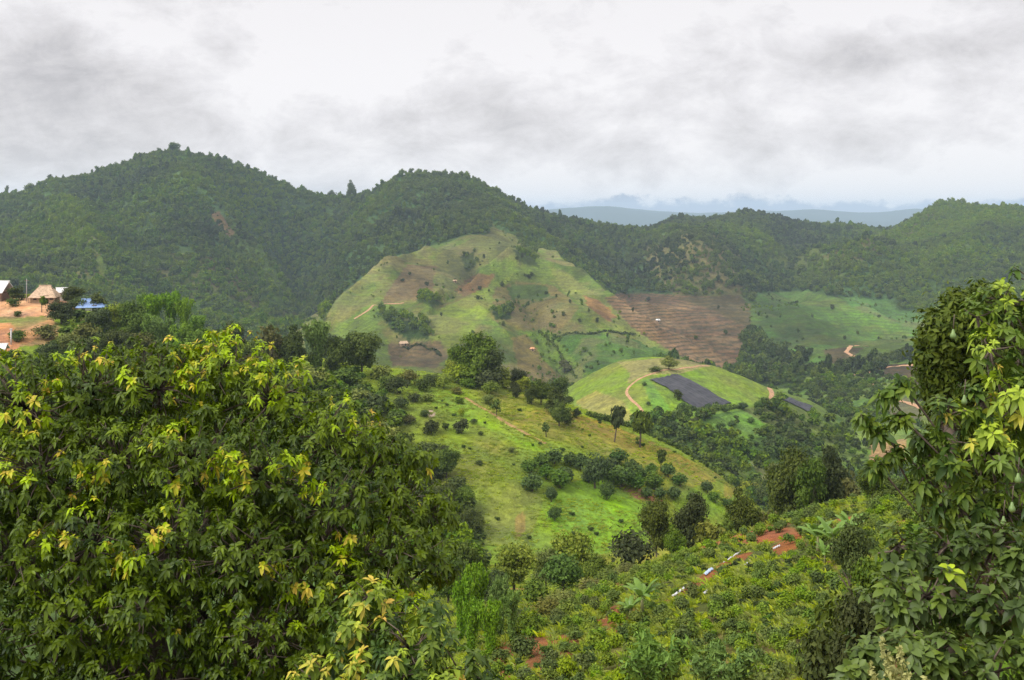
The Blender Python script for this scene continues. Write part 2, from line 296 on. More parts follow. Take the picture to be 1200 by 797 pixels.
# knoll
KN = np.array((.165, .255, .032))
M = (YG > 395) & (YG < 520) & (PXG > 655) & (PXG < 905) & (PYG < np.interp(PXG, [655, 760, 800, 905], [516, 514, 492, 474]))
COL[M] = mixc(KN, np.array((.20, .24, .045)), (n1 - .42) * 3)[M]; FD[M] = 0
paint([(676,470),(700,458),(730,470),(742,490),(730,500),(690,488)], 395, 520, (.27,.26,.075), 0)
paint([(722,424),(790,418),(835,428),(800,436),(752,440),(735,450),(738,436)], 395, 520, (.25,.24,.09), 0)
paint([(752,445),(760,442),(800,500),(816,508),(790,512),(765,480)], 395, 520, (.14,.27,.045), 0)
paint([(820,494),(880,480),(905,492),(895,512),(850,516),(815,505)], 360, 520, (.13,.225,.04), .05)
paint([(870,480),(905,470),(950,500),(935,520)], 360, 520, (.13,.16,.05), .6)
paint([(930,436),(955,418),(985,420),(990,432),(950,440)], 560, 900, (.12,.235,.05), .05)
paint([(965,412),(990,408),(1010,408),(1000,420),(970,428)], 560, 1000, (.12,.10,.06), .0)
paint([(1030,440),(1040,428),(1075,426),(1110,435),(1110,470),(1080,472),(1062,450)], 500, 900, (.13,.10,.065), .0, ter=.7)
paint([(1025,462),(1040,458),(1080,475),(1080,500),(1040,490)], 450, 800, (.12,.12,.06), .0)
paint([(880,540),(930,545),(925,575),(895,570)], 300, 500, (.18,.20,.075), .3)
paint([(1015,520),(1060,515),(1060,545),(1020,548)], 150, 480, (.36,.21,.11), .0, wob=8, mixv=.8)
# near ridge: bright meadows, olive hayfield, red earth, village ground
paint([(470,440),(520,450),(600,500),(650,520),(690,545),(640,535),(560,500),(500,470)], 170, 262, BRIGHT, 0, wob=9, mixv=.8, col2=(.24,.31,.045))
paint([(655,475),(720,500),(790,530),(870,570),(850,590),(790,560),(700,530),(640,510),(600,485)], 170, 262, (.30,.235,.048), 0, wob=7, mixv=.9, col2=(.24,.25,.04))
paint([(560,520),(640,585),(620,640),(560,640),(510,560)], 140, 240, (.20,.19,.06), 0, wob=10, mixv=.6, col2=(.13,.17,.035))
paint([(660,570),(700,560),(760,590),(765,640),(700,650),(660,640),(640,600)], 140, 240, BRIGHT, 0, wob=8, mixv=.95)
paint([(790,580),(850,560),(850,600),(800,620)], 140, 240, BRIGHT * .9, 0, wob=8, mixv=.6)
paint([(724,566),(770,578),(782,590),(750,586)], 140, 262, (.36,.17,.09), 0, wob=5)
paint([(603,606),(614,600),(618,622),(606,634)], 140, 240, (.34,.19,.08), 0, wob=9, mixv=.5)
paint([(500,482),(506,480),(512,488),(504,490)], 140, 262, (.55,.42,.32), 0, wob=2)
VIL = (.58, .34, .20)
paint([(-300,344),(60,346),(92,350),(100,362),(90,368),(0,372),(-300,376)], 190, 290, VIL, 0, wob=3, col2=(.56,.27,.13))
paint([(-300,372),(60,370),(72,384),(60,404),(-300,420)], 150, 262, (.33,.23,.10), 0, wob=5, col2=(.17,.21,.05))
paint([(-100,380),(12,378),(22,392),(20,412),(-100,420)], 150, 262, (.46,.23,.12), 0, wob=3)
paint([(20,388),(60,372),(64,378),(34,402),(20,404)], 150, 262, (.50,.27,.13), 0, wob=4, mixv=.85)
# coffee field: red earth strips
for p in ([(780,703),(800,690),(830,668),(862,648),(870,652),(842,672),(812,694),(786,710)], [(856,658),(872,645),(880,647),(864,662)],
          [(560,760),(640,735),(690,745),(650,790),(580,797)], [(690,720),(740,700),(760,716),(720,745)], [(900,640),(935,625),(940,640),(905,652)]):
    paint(p, 40, 110, REDSOIL * .75, 0, wob=16, mixv=.8)

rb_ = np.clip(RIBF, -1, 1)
COL = np.where(((YG > 700) & (YG < 1900))[..., None], COL * (1 + .38 * rb_)[..., None], COL)  # ribs lightened, gullies darkened in the colour: painted relief shading plus vegetation tone
far_ = (YG > 640) & (YG < 1400) & (FD < .3)
mod = (1 + (STK - .5) * .7 + (STB - .5) * 1.1)[..., None]
COL = np.where(far_[..., None], COL * np.clip(mod, .5, 1.5), COL)
brn = np.clip((STB - .62) * 7, 0, .5)[..., None] * far_[..., None] * (TER < .3)[..., None]
COL = COL * (1 - brn) + np.array((.15, .125, .055)) * brn
FD = np.where(far_ & (STK > .60) & (TER < .3), .10, FD); FD = np.where(far_ & (RIBF < -.42) & (STB > .45), .30, FD); TER = np.where(far_ & (TER == 0), .22, TER)
COL = np.where((YG < 125)[..., None] & (PXG < 560)[..., None], np.array((.07, .12, .025)) * (.6 + .8 * n2), COL)
def nodes(mat):
    mat.use_nodes = True; t = mat.node_tree; t.nodes.clear(); return t
class NB:
    """small helper for building node trees"""
    def __init__(s, name):
        s.m = bpy.data.materials.new(name); s.t = nodes(s.m); s.o = s.n('ShaderNodeOutputMaterial')
    def n(s, typ, **kw):
        x = s.t.nodes.new(typ)
        for k, v in kw.items(): setattr(x, k, v)
        return x
    def l(s, a, b): s.t.links.new(a, b)
    def set(s, inp, v):
        if isinstance(v, bpy.types.NodeSocket): s.l(v, inp)
        elif isinstance(v, (tuple, list)) and len(v) == 3 and inp.type == 'RGBA': inp.default_value = (*v, 1)
        else: inp.default_value = v
    def noise(s, scale, det=4, rough=.55, vec=None, dist=0):
        x = s.n('ShaderNodeTexNoise'); s.set(x.inputs['Scale'], scale); s.set(x.inputs['Detail'], det); s.set(x.inputs['Roughness'], rough)
        s.set(x.inputs['Distortion'], dist)
        if vec is not None: s.l(vec, x.inputs['Vector'])
        return x.outputs[0]
    def mr(s, v, a, b, c, d):
        x = s.n('ShaderNodeMapRange'); s.l(v, x.inputs[0])
        for i, q in enumerate((a, b, c, d)): x.inputs[i+1].default_value = q
        return x.outputs[0]
    def mix(s, f, a, b, bt='MIX'):
        x = s.n('ShaderNodeMix', data_type='RGBA', blend_type=bt); s.set(x.inputs[0], f); s.set(x.inputs[6], a); s.set(x.inputs[7], b); return x.outputs[2]
    def math(s, op, a, b=0.0):
        x = s.n('ShaderNodeMath', operation=op); s.set(x.inputs[0], a); s.set(x.inputs[1], b); return x.outputs[0]
    def hsv(s, c, h=.5, sa=1., v=1.):
        x = s.n('ShaderNodeHueSaturation'); s.set(x.inputs['Hue'], h); s.set(x.inputs['Saturation'], sa); s.set(x.inputs['Value'], v); s.set(x.inputs['Color'], c); return x.outputs[0]
    def bsdf(s, col, rough=.8, spec=.3, bump=None, bd=.1, bs=.6, metallic=0.):
        x = s.n('ShaderNodeBsdfPrincipled'); s.set(x.inputs['Base Color'], col); s.set(x.inputs['Roughness'], rough)
        s.set(x.inputs['Specular IOR Level'], spec); s.set(x.inputs['Metallic'], metallic)
        if bump is not None:
            b = s.n('ShaderNodeBump'); s.set(b.inputs['Distance'], bd); s.set(b.inputs['Strength'], bs); s.l(bump, b.inputs['Height']); s.l(b.outputs[0], x.inputs['Normal'])
        return x.outputs[0]
    def done(s, sh): s.l(sh, s.o.inputs[0]); return s.m

def mat_land():
    b = NB('land'); tcn = b.n('ShaderNodeTexCoord').outputs['Object']
    at = b.n('ShaderNodeAttribute', attribute_name='cover'); ter = b.n('ShaderNodeAttribute', attribute_name='terrace').outputs['Fac']
    a = b.noise(.9, 8, .7, tcn); c = b.noise(.12, 6, .65, tcn); d = b.noise(.02, 5, .6, tcn)
    col = b.mix(1.0, at.outputs['Color'], b.mr(a, .3, .7, .72, 1.28), 'MULTIPLY')
    col = b.mix(1.0, col, b.mr(c, .3, .7, .72, 1.28), 'MULTIPLY')
    col = b.mix(1.0, col, b.mr(b.noise(.4, 4, .7, tcn), .3, .7, .68, 1.32), 'MULTIPLY')
    col = b.hsv(col, b.mr(d, .3, .7, .485, .515), b.mr(c, .3, .7, .9, 1.1), b.mr(d, .3, .7, .85, 1.15))
    # plough lines that follow the contours
    sp = b.n('ShaderNodeSeparateXYZ'); b.l(tcn, sp.inputs[0])
    zz = b.math('ADD', sp.outputs[2], b.math('MULTIPLY', b.noise(.06, 3, .5, tcn), 1.6))
    zz = b.math('ADD', zz, b.math('MULTIPLY', sp.outputs[0], .012))
    wv = b.math('SINE', b.math('MULTIPLY', zz, 6.283 / 2.1)); wv = b.mr(wv, -1, .35, .0, 1)
    brk = b.mr(b.noise(.25, 3, .6, tcn), .42, .62, 1.0, .35)
    ln = b.math('MULTIPLY', b.math('MULTIPLY', b.math('SUBTRACT', 1.0, wv), ter), brk)
    col = b.mix(b.math('MULTIPLY', ln, .9), col, (.040, .042, .022))
    return b.done(b.bsdf(col, .95, .12, b.math('ADD', a, b.math('MULTIPLY', c, 3.0)), 1.2, .7))
LAND = mat_land()

def simple(name, col, rough=.7, spec=.3, ns=3.0, var=.25, bump=.02, metallic=0.):
    b = NB(name); tcn = b.n('ShaderNodeTexCoord').outputs['Object']; n_ = b.noise(ns, 6, .6, tcn)
    c = b.mix(1.0, col, b.mr(n_, .3, .7, 1 - var, 1 + var), 'MULTIPLY')
    return b.done(b.bsdf(c, rough, spec, n_, bump, .5, metallic))
def foliage(name, dark, light, young=(.45, .50, .04), orange=(.62, .36, .07), inst=False, rough=.55, trans=.14, spec=.12, hue=.02, val=.25):
    """leaf colour: attribute lc = (shade of the leaf, young leaf and painted crown-top light, orange tip)"""
    b = NB(name)
    at = b.n('ShaderNodeAttribute', attribute_name='lc'); s_ = b.n('ShaderNodeSeparateColor'); b.l(at.outputs['Color'], s_.inputs[0])
    col = b.mix(s_.outputs[0], dark, light)
    col = b.mix(s_.outputs[1], col, young); col = b.mix(s_.outputs[2], col, orange)
    if inst:
        r1 = b.n('ShaderNodeAttribute', attribute_type='INSTANCER', attribute_name='tint').outputs['Fac']
        r2 = b.n('ShaderNodeAttribute', attribute_type='INSTANCER', attribute_name='tone').outputs['Fac']
    else:
        r1 = b.n('ShaderNodeObjectInfo').outputs['Random']; r2 = b.math('FRACT', b.math('MULTIPLY', r1, 37.7))
    col = b.hsv(col, b.mr(r1, 0, 1, .5 - hue, .5 + hue * .15), b.mr(r2, 0, 1, .82, 1.1), b.mr(r2, 0, 1, 1 - val, 1 + val))
    p = b.bsdf(col, rough, spec)
    tr = b.n('ShaderNodeBsdfTranslucent'); b.l(b.mix(1.0, col, (1.25, 1.35, .6), 'MULTIPLY'), tr.inputs[0])
    mx_ = b.n('ShaderNodeMixShader'); mx_.inputs[0].default_value = trans; b.l(p, mx_.inputs[1]); b.l(tr.outputs[0], mx_.inputs[2])
    return b.done(mx_.outputs[0])

BARK = simple('bark', (.13, .10, .075), .9, .15, 6, .35, .03)
BARKG = simple('pale_bark', (.26, .22, .18), .9, .15, 6, .35, .03)

# ------------------------------------------------------------------ mesh helpers
def mk(name, V, F, mat=None, smooth=True, attrs=None, link=True, parent=None):
    """V (n,3), F (m,3|4) arrays -> one mesh object"""
    V = np.ascontiguousarray(V, np.float32); F = np.ascontiguousarray(F, np.int32)
    me = bpy.data.meshes.new(name); k = F.shape[1]
    me.vertices.add(len(V)); me.vertices.foreach_set('co', V.ravel())
    me.loops.add(F.size); me.loops.foreach_set('vertex_index', F.ravel())
    me.polygons.add(len(F)); me.polygons.foreach_set('loop_start', np.arange(0, F.size, k, dtype=np.int32))
    try: me.polygons.foreach_set('loop_total', np.full(len(F), k, np.int32))
    except Exception: pass
    me.polygons.foreach_set('use_smooth', np.full(len(F), smooth, bool))
    for an, (ty, arr) in (attrs or {}).items():
        a = me.attributes.new(an, ty, 'POINT')
        a.data.foreach_set('color' if ty == 'FLOAT_COLOR' else 'value', np.ascontiguousarray(arr, np.float32).ravel())
    me.update(calc_edges=True)
    if mat: me.materials.append(mat)
    o = bpy.data.objects.new(name, me)
    if link: C.objects.link(o)
    if parent: o.parent = parent
    return o
class MB:
    """collects quads/tris of simple solids, builds one mesh"""
    def __init__(s): s.v = []; s.f = []
    def add(s, v, f):
        k = len(s.v); s.v += [tuple(p) for p in v]; s.f += [tuple(i + k for i in q) for q in f]; return s
    def box(s, c, d, rz=0, tilt=None):
        M_ = Matrix.Rotation(rz, 3, 'Z')
        if tilt: M_ = M_ @ Matrix.Rotation(tilt[0], 3, tilt[1])
        vs = [Vector(c) + M_ @ Vector((a*d[0]/2, b_*d[1]/2, e_*d[2]/2)) for a in (-1, 1) for b_ in (-1, 1) for e_ in (-1, 1)]
        return s.add(vs, [(0,1,3,2),(4,6,7,5),(0,4,5,1),(2,3,7,6),(0,2,6,4),(1,5,7,3)])
    def tube(s, pts, rad, n=7):
        pts = [Vector(p) for p in pts]; base = len(s.v)
        if not hasattr(rad, '__len__'): rad = [rad] * len(pts)
        prev = None
        for i, p in enumerate(pts):
            d = (pts[min(i+1, len(pts)-1)] - pts[max(i-1, 0)]).normalized()
            u = (prev - d * prev.dot(d)) if prev else d.orthogonal()
            if u.length < 1e-6: u = d.orthogonal()
            u.normalize(); prev = u; w_ = d.cross(u)
            for k in range(n):
                a = 2 * math.pi * k / n; s.v.append(tuple(p + (u * math.cos(a) + w_ * math.sin(a)) * rad[i]))
        for i in range(len(pts) - 1):
            for k in range(n):
                a = base + i*n + k; b_ = base + i*n + (k+1) % n; s.f.append((a, b_, b_+n, a+n))
        s.f.append(tuple(base + k for k in reversed(range(n)))); s.f.append(tuple(base + (len(pts)-1)*n + k for k in range(n)))
        return s
    def build(s, name, mat, parent=None, smooth=False, link=True):
        me = bpy.data.meshes.new(name); me.from_pydata(s.v, [], s.f); me.materials.append(mat)
        me.polygons.foreach_set('use_smooth', [smooth] * len(me.polygons)); me.update()
        o = bpy.data.objects.new(name, me)
        if link: C.objects.link(o)
        if parent: o.parent = parent
        return o
def tag(o, label=None, cat=None, group=None, kind=None):
    if label: o['label'] = label
    if cat: o['category'] = cat
    if group: o['group'] = group
    if kind: o['kind'] = kind
    return o
def empty(name, loc, label, cat, group=None, rz=0):
    o = bpy.data.objects.new(name, None); C.objects.link(o); o.location = loc; o.rotation_euler = (0, 0, rz); o.empty_display_size = .5
    return tag(o, label, cat, group)

# ------------------------------------------------------------------ terrain sheets (cut from one continuous surface)
BOUNDS = [('ground', 0, 120), ('grassy_hillside', 120, 300), ('knoll', 300, 600), ('farmland', 600, 1160), ('mountains', 1160, 2400), ('far_mountains', 2400, 1e9)]
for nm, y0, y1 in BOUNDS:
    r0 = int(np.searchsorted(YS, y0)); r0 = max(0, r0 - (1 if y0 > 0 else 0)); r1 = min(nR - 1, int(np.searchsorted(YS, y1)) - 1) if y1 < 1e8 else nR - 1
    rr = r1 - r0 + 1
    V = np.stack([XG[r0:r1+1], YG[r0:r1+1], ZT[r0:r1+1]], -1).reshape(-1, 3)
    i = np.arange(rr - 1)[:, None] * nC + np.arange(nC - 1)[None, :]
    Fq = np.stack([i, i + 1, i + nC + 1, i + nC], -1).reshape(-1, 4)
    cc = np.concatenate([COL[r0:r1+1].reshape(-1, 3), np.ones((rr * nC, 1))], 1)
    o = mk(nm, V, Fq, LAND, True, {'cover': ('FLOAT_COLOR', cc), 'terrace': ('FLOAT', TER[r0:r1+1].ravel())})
    tag(o, kind='structure')

# ------------------------------------------------------------------ haze
def make_haze():
    lo = float(ZT.min()) - 12; hi = float(ZT.max()) + 40
    V = [(-21000, -60, lo), (21000, -60, lo), (21000, 12600, lo), (-21000, 12600, lo), (-21000, -60, hi), (21000, -60, hi), (21000, 12600, hi), (-21000, 12600, hi)]
    m_ = MB(); m_.add(V, [(0,3,2,1),(4,5,6,7),(0,1,5,4),(1,2,6,5),(2,3,7,6),(3,0,4,7)])
    mat = bpy.data.materials.new('haze_air'); t = nodes(mat); o_ = t.nodes.new('ShaderNodeOutputMaterial'); p = t.nodes.new('ShaderNodeVolumePrincipled')
    p.inputs['Color'].default_value = (.66, .82, 1.0, 1); p.inputs['Density'].default_value = .000103; p.inputs['Anisotropy'].default_value = .0
    t.links.new(p.outputs[0], o_.inputs['Volume'])
    mat.cycles.homogeneous_volume = True if hasattr(mat.cycles, 'homogeneous_volume') else None
    o = m_.build('haze', mat); tag(o, kind='stuff'); return o
try: make_haze()
except Exception as ex: print('haze', ex)

# ------------------------------------------------------------------ foliage generators (numpy)
def unit(v): return v / (np.linalg.norm(v, axis=-1, keepdims=True) + 1e-9)
def leafcloud(rng, lobes, n, size, elong=1.7, inner=.25, up=.35, shell=.12, flat=.5):
    """rhombic leaf sprays over a set of lobes -> V, F, lc"""
    Cn = np.array([l[0] for l in lobes], float); Rd = np.array([l[1] for l in lobes], float)
    ar = (Rd[:, 0] * Rd[:, 1] + Rd[:, 0] * Rd[:, 2]); k = rng.choice(len(lobes), n, p=ar / ar.sum())
    d = unit(rng.normal(size=(n, 3))); d[:, 2] = np.where(rng.random(n) < up, np.abs(d[:, 2]), d[:, 2])
    rad = 1 + rng.normal(size=n) * shell; isin = rng.random(n) < inner; rad = np.where(isin, rng.uniform(.35, .9, n), rad)
    # lumpy lobes
    lump = 1 + .16 * np.sin(d[:, 0] * 5 + k * 1.7) * np.cos(d[:, 1] * 6 + k) + .1 * np.sin(d[:, 2] * 9 + k * 2.3)
    P = Cn[k] + d * Rd[k] * (rad * lump)[:, None]
    nrm = unit(d + rng.normal(size=(n, 3)) * .55 + np.array((0, 0, flat)))
    a = unit(np.cross(nrm, rng.normal(size=(n, 3)))); a[:, 2] -= .35; a = unit(a); b = unit(np.cross(nrm, a))
    s_ = size * rng.uniform(.6, 1.4, n)[:, None]
    V = np.stack([P - a * s_ * elong * .5, P + b * s_ * .5, P + a * s_ * elong * .5, P - b * s_ * .5], 1)
    V[:, 1] += nrm * s_ * .12; V[:, 3] += nrm * s_ * .12
    F = np.arange(4 * n).reshape(n, 4)
    sh = np.clip(rng.random(n) * .75 + .15 + (rng.random(len(lobes))[k] - .5) * .35, 0, 1)
    lc = np.zeros((n, 4, 4)); lc[..., 0] = sh[:, None]; lc[..., 3] = 1
    return V.reshape(-1, 3), F, lc.reshape(-1, 4)
def rlobes(rng, n, c, spread, r, rvar=.3, squash=.85):
    out_ = []
    for i in range(n):
        d = rng.normal(size=3); d /= np.linalg.norm(d); q = rng.random() ** .45
        p = np.array(c) + d * np.array(spread) * q; rr = r * (1 + rng.uniform(-rvar, rvar))
        out_.append((p, (rr, rr, rr * squash)))
    return out_
def trunk_mesh(rng, lobes, h0, r0, forks=5, lean=.03):
    m_ = MB(); top = Vector((rng.normal() * lean, rng.normal() * lean, h0))
    m_.tube([(0, 0, -.06), (top.x * .3, top.y * .3, h0 * .4), top], [r0 * 1.3, r0, r0 * .8], 7)
    idx = rng.choice(len(lobes), min(forks, len(lobes)), replace=False)
    for i in idx:
        e_ = Vector(lobes[i][0]); md = top.lerp(e_, .5) + Vector(rng.normal(size=3) * .02); md.z += .02
        m_.tube([top * .97, md, e_], [r0 * .62, r0 * .4, r0 * .12], 5)
    return m_
class Proto: pass
PROTO = {}
def proto(kind, lobes, leaves, size, mat, trunk_mb, **kw):
    rng = kw.pop('rng'); V, F, lc = leafcloud(rng, lobes, leaves, size, **kw)
    me = mk('crown', V, F, mat, False, {'lc': ('FLOAT_COLOR', lc)}, link=False).data
    tm = trunk_mb.build('trunk', BARK, link=False, smooth=True).data if trunk_mb else None
    PROTO.setdefault(kind, []).append((me, tm))
M_MANGO = foliage('mango_leaves', (.030, .068, .012), (.095, .165, .025))
M_BROAD = foliage('broad_leaves', (.038, .075, .010), (.125, .18, .024), hue=.02)
M_DARK = foliage('dark_leaves', (.026, .046, .008), (.095, .125, .020), hue=.02)
M_LIGHT = foliage('light_leaves', (.09, .14, .014), (.27, .32, .035), hue=.02)
M_BAMB = foliage('bamboo_leaves', (.06, .14, .010), (.22, .37, .030), hue=.012, val=.15)
M_BUSH = foliage('bush_leaves', (.05, .10, .014), (.165, .25, .035), hue=.03)
M_OLV = foliage('olive_leaves', (.07, .085, .014), (.19, .19, .035), hue=.02)
def make_protos():
    for s_ in range(4):
        g = np.random.default_rng(100 + s_)
        # dense domed orchard tree, height 1 width 1
        lb = rlobes(g, 11, (0, 0, .50), (.27, .27, .24), .22) + [((0, 0, .54), (.38, .38, .38))]
        for tagk, n_, sz in (('round', 3000, .050), ('round_small', 800, .085)):
            proto(tagk, lb, n_, sz, M_MANGO, trunk_mesh(g, lb, .32, .035), rng=g)
        # uneven broadleaf, several separate heads
        lb = rlobes(g, 24, (0, 0, .48), (.37, .37, .40), .15, .35)
        for tagk, n_, sz, mt in (('tall', 6000, .034, M_BROAD), ('tall_small', 1300, .066, M_BROAD), ('dark', 6500, .032, M_DARK), ('dark_small', 1300, .062, M_DARK), ('light', 4200, .036, M_LIGHT), ('light_small', 900, .07, M_LIGHT), ('olive_small', 800, .07, M_OLV)):
            proto(tagk, lb, n_, sz, mt, trunk_mesh(g, lb, .36, .026, 7), rng=g, inner=.3, shell=.2)
        # low shrub
        lb = rlobes(g, 9, (0, 0, .40), (.38, .38, .26), .23, .4)
        for tagk, n_, sz, mt in (('shrub', 1500, .06, M_BROAD), ('shrub_light', 1500, .06, M_LIGHT), ('bush', 700, .10, M_BUSH), ('shrub_dark', 1200, .06, M_DARK), ('shrub_olive', 1200, .06, M_OLV)):
            proto(tagk, lb, n_, sz, mt, trunk_mesh(g, lb, .2, .02, 4) if tagk != 'bush' else None, rng=g, shell=.25, up=.5)
        # pole tree with its crown left on top
        lb = [((g.normal() * .08, g.normal() * .08, z_), (.3 + .16 * g.random(), .3 + .16 * g.random(), .13)) for z_ in (.55, .66, .78, .89)]
        proto('slim', lb, 900, .10, M_DARK, trunk_mesh(g, lb, .5, .05, 3, .08), rng=g)
        # sparse airy sapling
        lb = rlobes(g, 6, (0, 0, .62), (.34, .34, .26), .16)
        proto('airy', lb, 420, .075, M_BROAD, trunk_mesh(g, lb, .4, .03, 6), rng=g, inner=.1, shell=.3)
        # bamboo clump: arching culms with feathery plumes
        lb = []; tm = MB()
        for i in range(13):
            a = g.uniform(0, 6.28); ln = g.uniform(.12, .40); top = g.uniform(.62, .93)
            pts = [(math.cos(a) * ln * t ** 2.2, math.sin(a) * ln * t ** 2.2, top * (t * 1.25 - .25 * t ** 3)) for t in np.linspace(0, 1, 6)]
            tm.tube([(p[0] + math.cos(a) * .04, p[1] + math.sin(a) * .04, p[2]) for p in pts], [.010, .010, .008, .006, .005, .003], 4)
            for t in (.16, .27, .38, .52, .66, .8, .93):
                q = np.array((math.cos(a) * ln * t ** 2.2, math.sin(a) * ln * t ** 2.2, top * (t * 1.25 - .25 * t ** 3)))
                lb.append((q, (.07 + .03 * g.random(), .07 + .03 * g.random(), .095)))
        for tagk, n_, sz in (('bamboo', 5200, .026), ('bamboo_small', 1300, .052)):
            proto(tagk, lb, n_, sz, M_BAMB, tm, rng=g, elong=3.0, flat=.1, shell=.3, inner=.4)
make_protos()
GP = random.Random(7)
def tree(px, pos, hpx, wpx, kind, label, name='tree', cat='tree', group=None, v=None, parts=True):
    """pos = world base; hpx/wpx = size it shows at in photo pixels"""
    s_ = pos.y / F_PX; me, tm = PROTO[kind][GP.randrange(4) if v is None else v]
    sc = (wpx * s_ * 1.12, wpx * s_ * 1.12, hpx * s_); rz = GP.uniform(0, 6.28)
    if tm is None or not parts:
        o = bpy.data.objects.new(name, me); C.objects.link(o); o.location = pos; o.scale = sc; o.rotation_euler = (0, 0, rz)
        return tag(o, label, cat, group)
    t = empty(name, pos, label, cat, group, rz); t.scale = sc
    if kind == 'slim': t.rotation_euler = (GP.uniform(-.12, .12), GP.uniform(.05, .22), rz * .1)
    for nm, d_ in (('trunk', tm), ('crown', me)):
        o = bpy.data.objects.new(nm, d_); C.objects.link(o); o.parent = t
        if nm == 'crown' and hpx > 1.75 * wpx and 'bamboo' not in kind and kind != 'slim':
            k_ = max(.45, 1.75 * wpx / hpx); o.scale = (1, 1, k_); o.location = (0, 0, 1 - k_)
    return t

# ------------------------------------------------------------------ mass vegetation as instanced stuff
def gn_scatter(name, pts, scl, rotz, idx, tint, tone, protos, kind_label=None):
    n = len(pts)
    me = bpy.data.meshes.new(name); me.vertices.add(n); me.vertices.foreach_set('co', np.ascontiguousarray(pts, np.float32).ravel())
    def at(nm, ty, arr, f='value'):
        a = me.attributes.new(nm, ty, 'POINT'); a.data.foreach_set(f, np.ascontiguousarray(arr).ravel())
    at('scl', 'FLOAT_VECTOR', np.asarray(scl, np.float32), 'vector')
    rv = np.zeros((n, 3), np.float32); rv[:, 2] = rotz; at('rotv', 'FLOAT_VECTOR', rv, 'vector')
    at('idx', 'INT', np.asarray(idx, np.int32)); at('tint', 'FLOAT', np.asarray(tint, np.float32)); at('tone', 'FLOAT', np.asarray(tone, np.float32))
    o = bpy.data.objects.new(name, me); C.objects.link(o)
    col = bpy.data.collections.new(name + '_sources')
    for i, p in enumerate(protos):
        q = bpy.data.objects.new('%s_source_%02d' % (name, i), p); col.objects.link(q)
    g = bpy.data.node_groups.new(name, 'GeometryNodeTree')
    g.interface.new_socket('Geometry', in_out='INPUT', socket_type='NodeSocketGeometry'); g.interface.new_socket('Geometry', in_out='OUTPUT', socket_type='NodeSocketGeometry')
    gi = g.nodes.new('NodeGroupInput'); go = g.nodes.new('NodeGroupOutput'); ip = g.nodes.new('GeometryNodeInstanceOnPoints'); ci = g.nodes.new('GeometryNodeCollectionInfo')
    ci.inputs['Collection'].default_value = col; ci.inputs['Separate Children'].default_value = True; ci.inputs['Reset Children'].default_value = True
    def na(nm, ty):
        x = g.nodes.new('GeometryNodeInputNamedAttribute'); x.data_type = ty; x.inputs[0].default_value = nm; return x.outputs[0]
    mp = g.nodes.new('GeometryNodeMeshToPoints'); g.links.new(gi.outputs[0], mp.inputs[0])
    g.links.new(mp.outputs[0], ip.inputs['Points']); g.links.new(ci.outputs[0], ip.inputs['Instance']); ip.inputs['Pick Instance'].default_value = True
    g.links.new(na('idx', 'INT'), ip.inputs['Instance Index'])
    er = g.nodes.new('FunctionNodeEulerToRotation'); g.links.new(na('rotv', 'FLOAT_VECTOR'), er.inputs[0]); g.links.new(er.outputs[0], ip.inputs['Rotation'])
    g.links.new(na('scl', 'FLOAT_VECTOR'), ip.inputs['Scale']); g.links.new(ip.outputs[0], go.inputs[0])
    md = o.modifiers.new('scatter', 'NODES'); md.node_group = g
    return tag(o, kind='stuff')

FM = [foliage('forest_leaves', (.022, .054, .008), (.098, .160, .016), inst=True, hue=.03, val=.55, rough=.7, spec=.15),
      foliage('forest_bamboo', (.06, .11, .010), (.150, .215, .020), inst=True, hue=.02, val=.3, rough=.7, spec=.15),
      foliage('grass_blades', (.20, .28, .025), (.36, .44, .05), inst=True, hue=.025, val=.2, rough=.7, spec=.15, trans=.3),
      foliage('coffee_leaves', (.042, .095, .008), (.175, .265, .024), inst=True, hue=.025, val=.3)]
def stuff_proto(seed, kind):
    g = np.random.default_rng(seed)
    if kind == 'tree': lb = rlobes(g, 7, (0, 0, .58), (.30, .30, .24), .20, .35); a = (260, .13, FM[0], dict(inner=.25, shell=.15))
    if kind == 'tall': lb = rlobes(g, 6, (0, 0, .66), (.24, .24, .26), .16, .35); a = (240, .12, FM[0], dict(inner=.2, shell=.2))
    if kind == 'bam':
        lb = []
        for i in range(7):
            an = g.uniform(0, 6.28); r = g.uniform(.05, .36)
            lb.append(((math.cos(an) * r, math.sin(an) * r, .72 - r * .55), (.13, .13, .22)))
        a = (260, .075, FM[1], dict(inner=.3, shell=.25, elong=2.6, flat=0.))
    if kind == 'bush': lb = rlobes(g, 5, (0, 0, .40), (.34, .34, .22), .26, .4); a = (220, .15, FM[0], dict(inner=.2, shell=.2))
    if kind == 'coffee': lb = rlobes(g, 6, (0, 0, .45), (.30, .30, .26), .22, .4); a = (620, .085, FM[3], dict(inner=.2, shell=.24, elong=1.8))
    V, F, lc = leafcloud(g, lb, a[0], a[1], **a[3])
    return mk(kind, V, F, a[2], False, {'lc': ('FLOAT_COLOR', lc)}, link=False).data
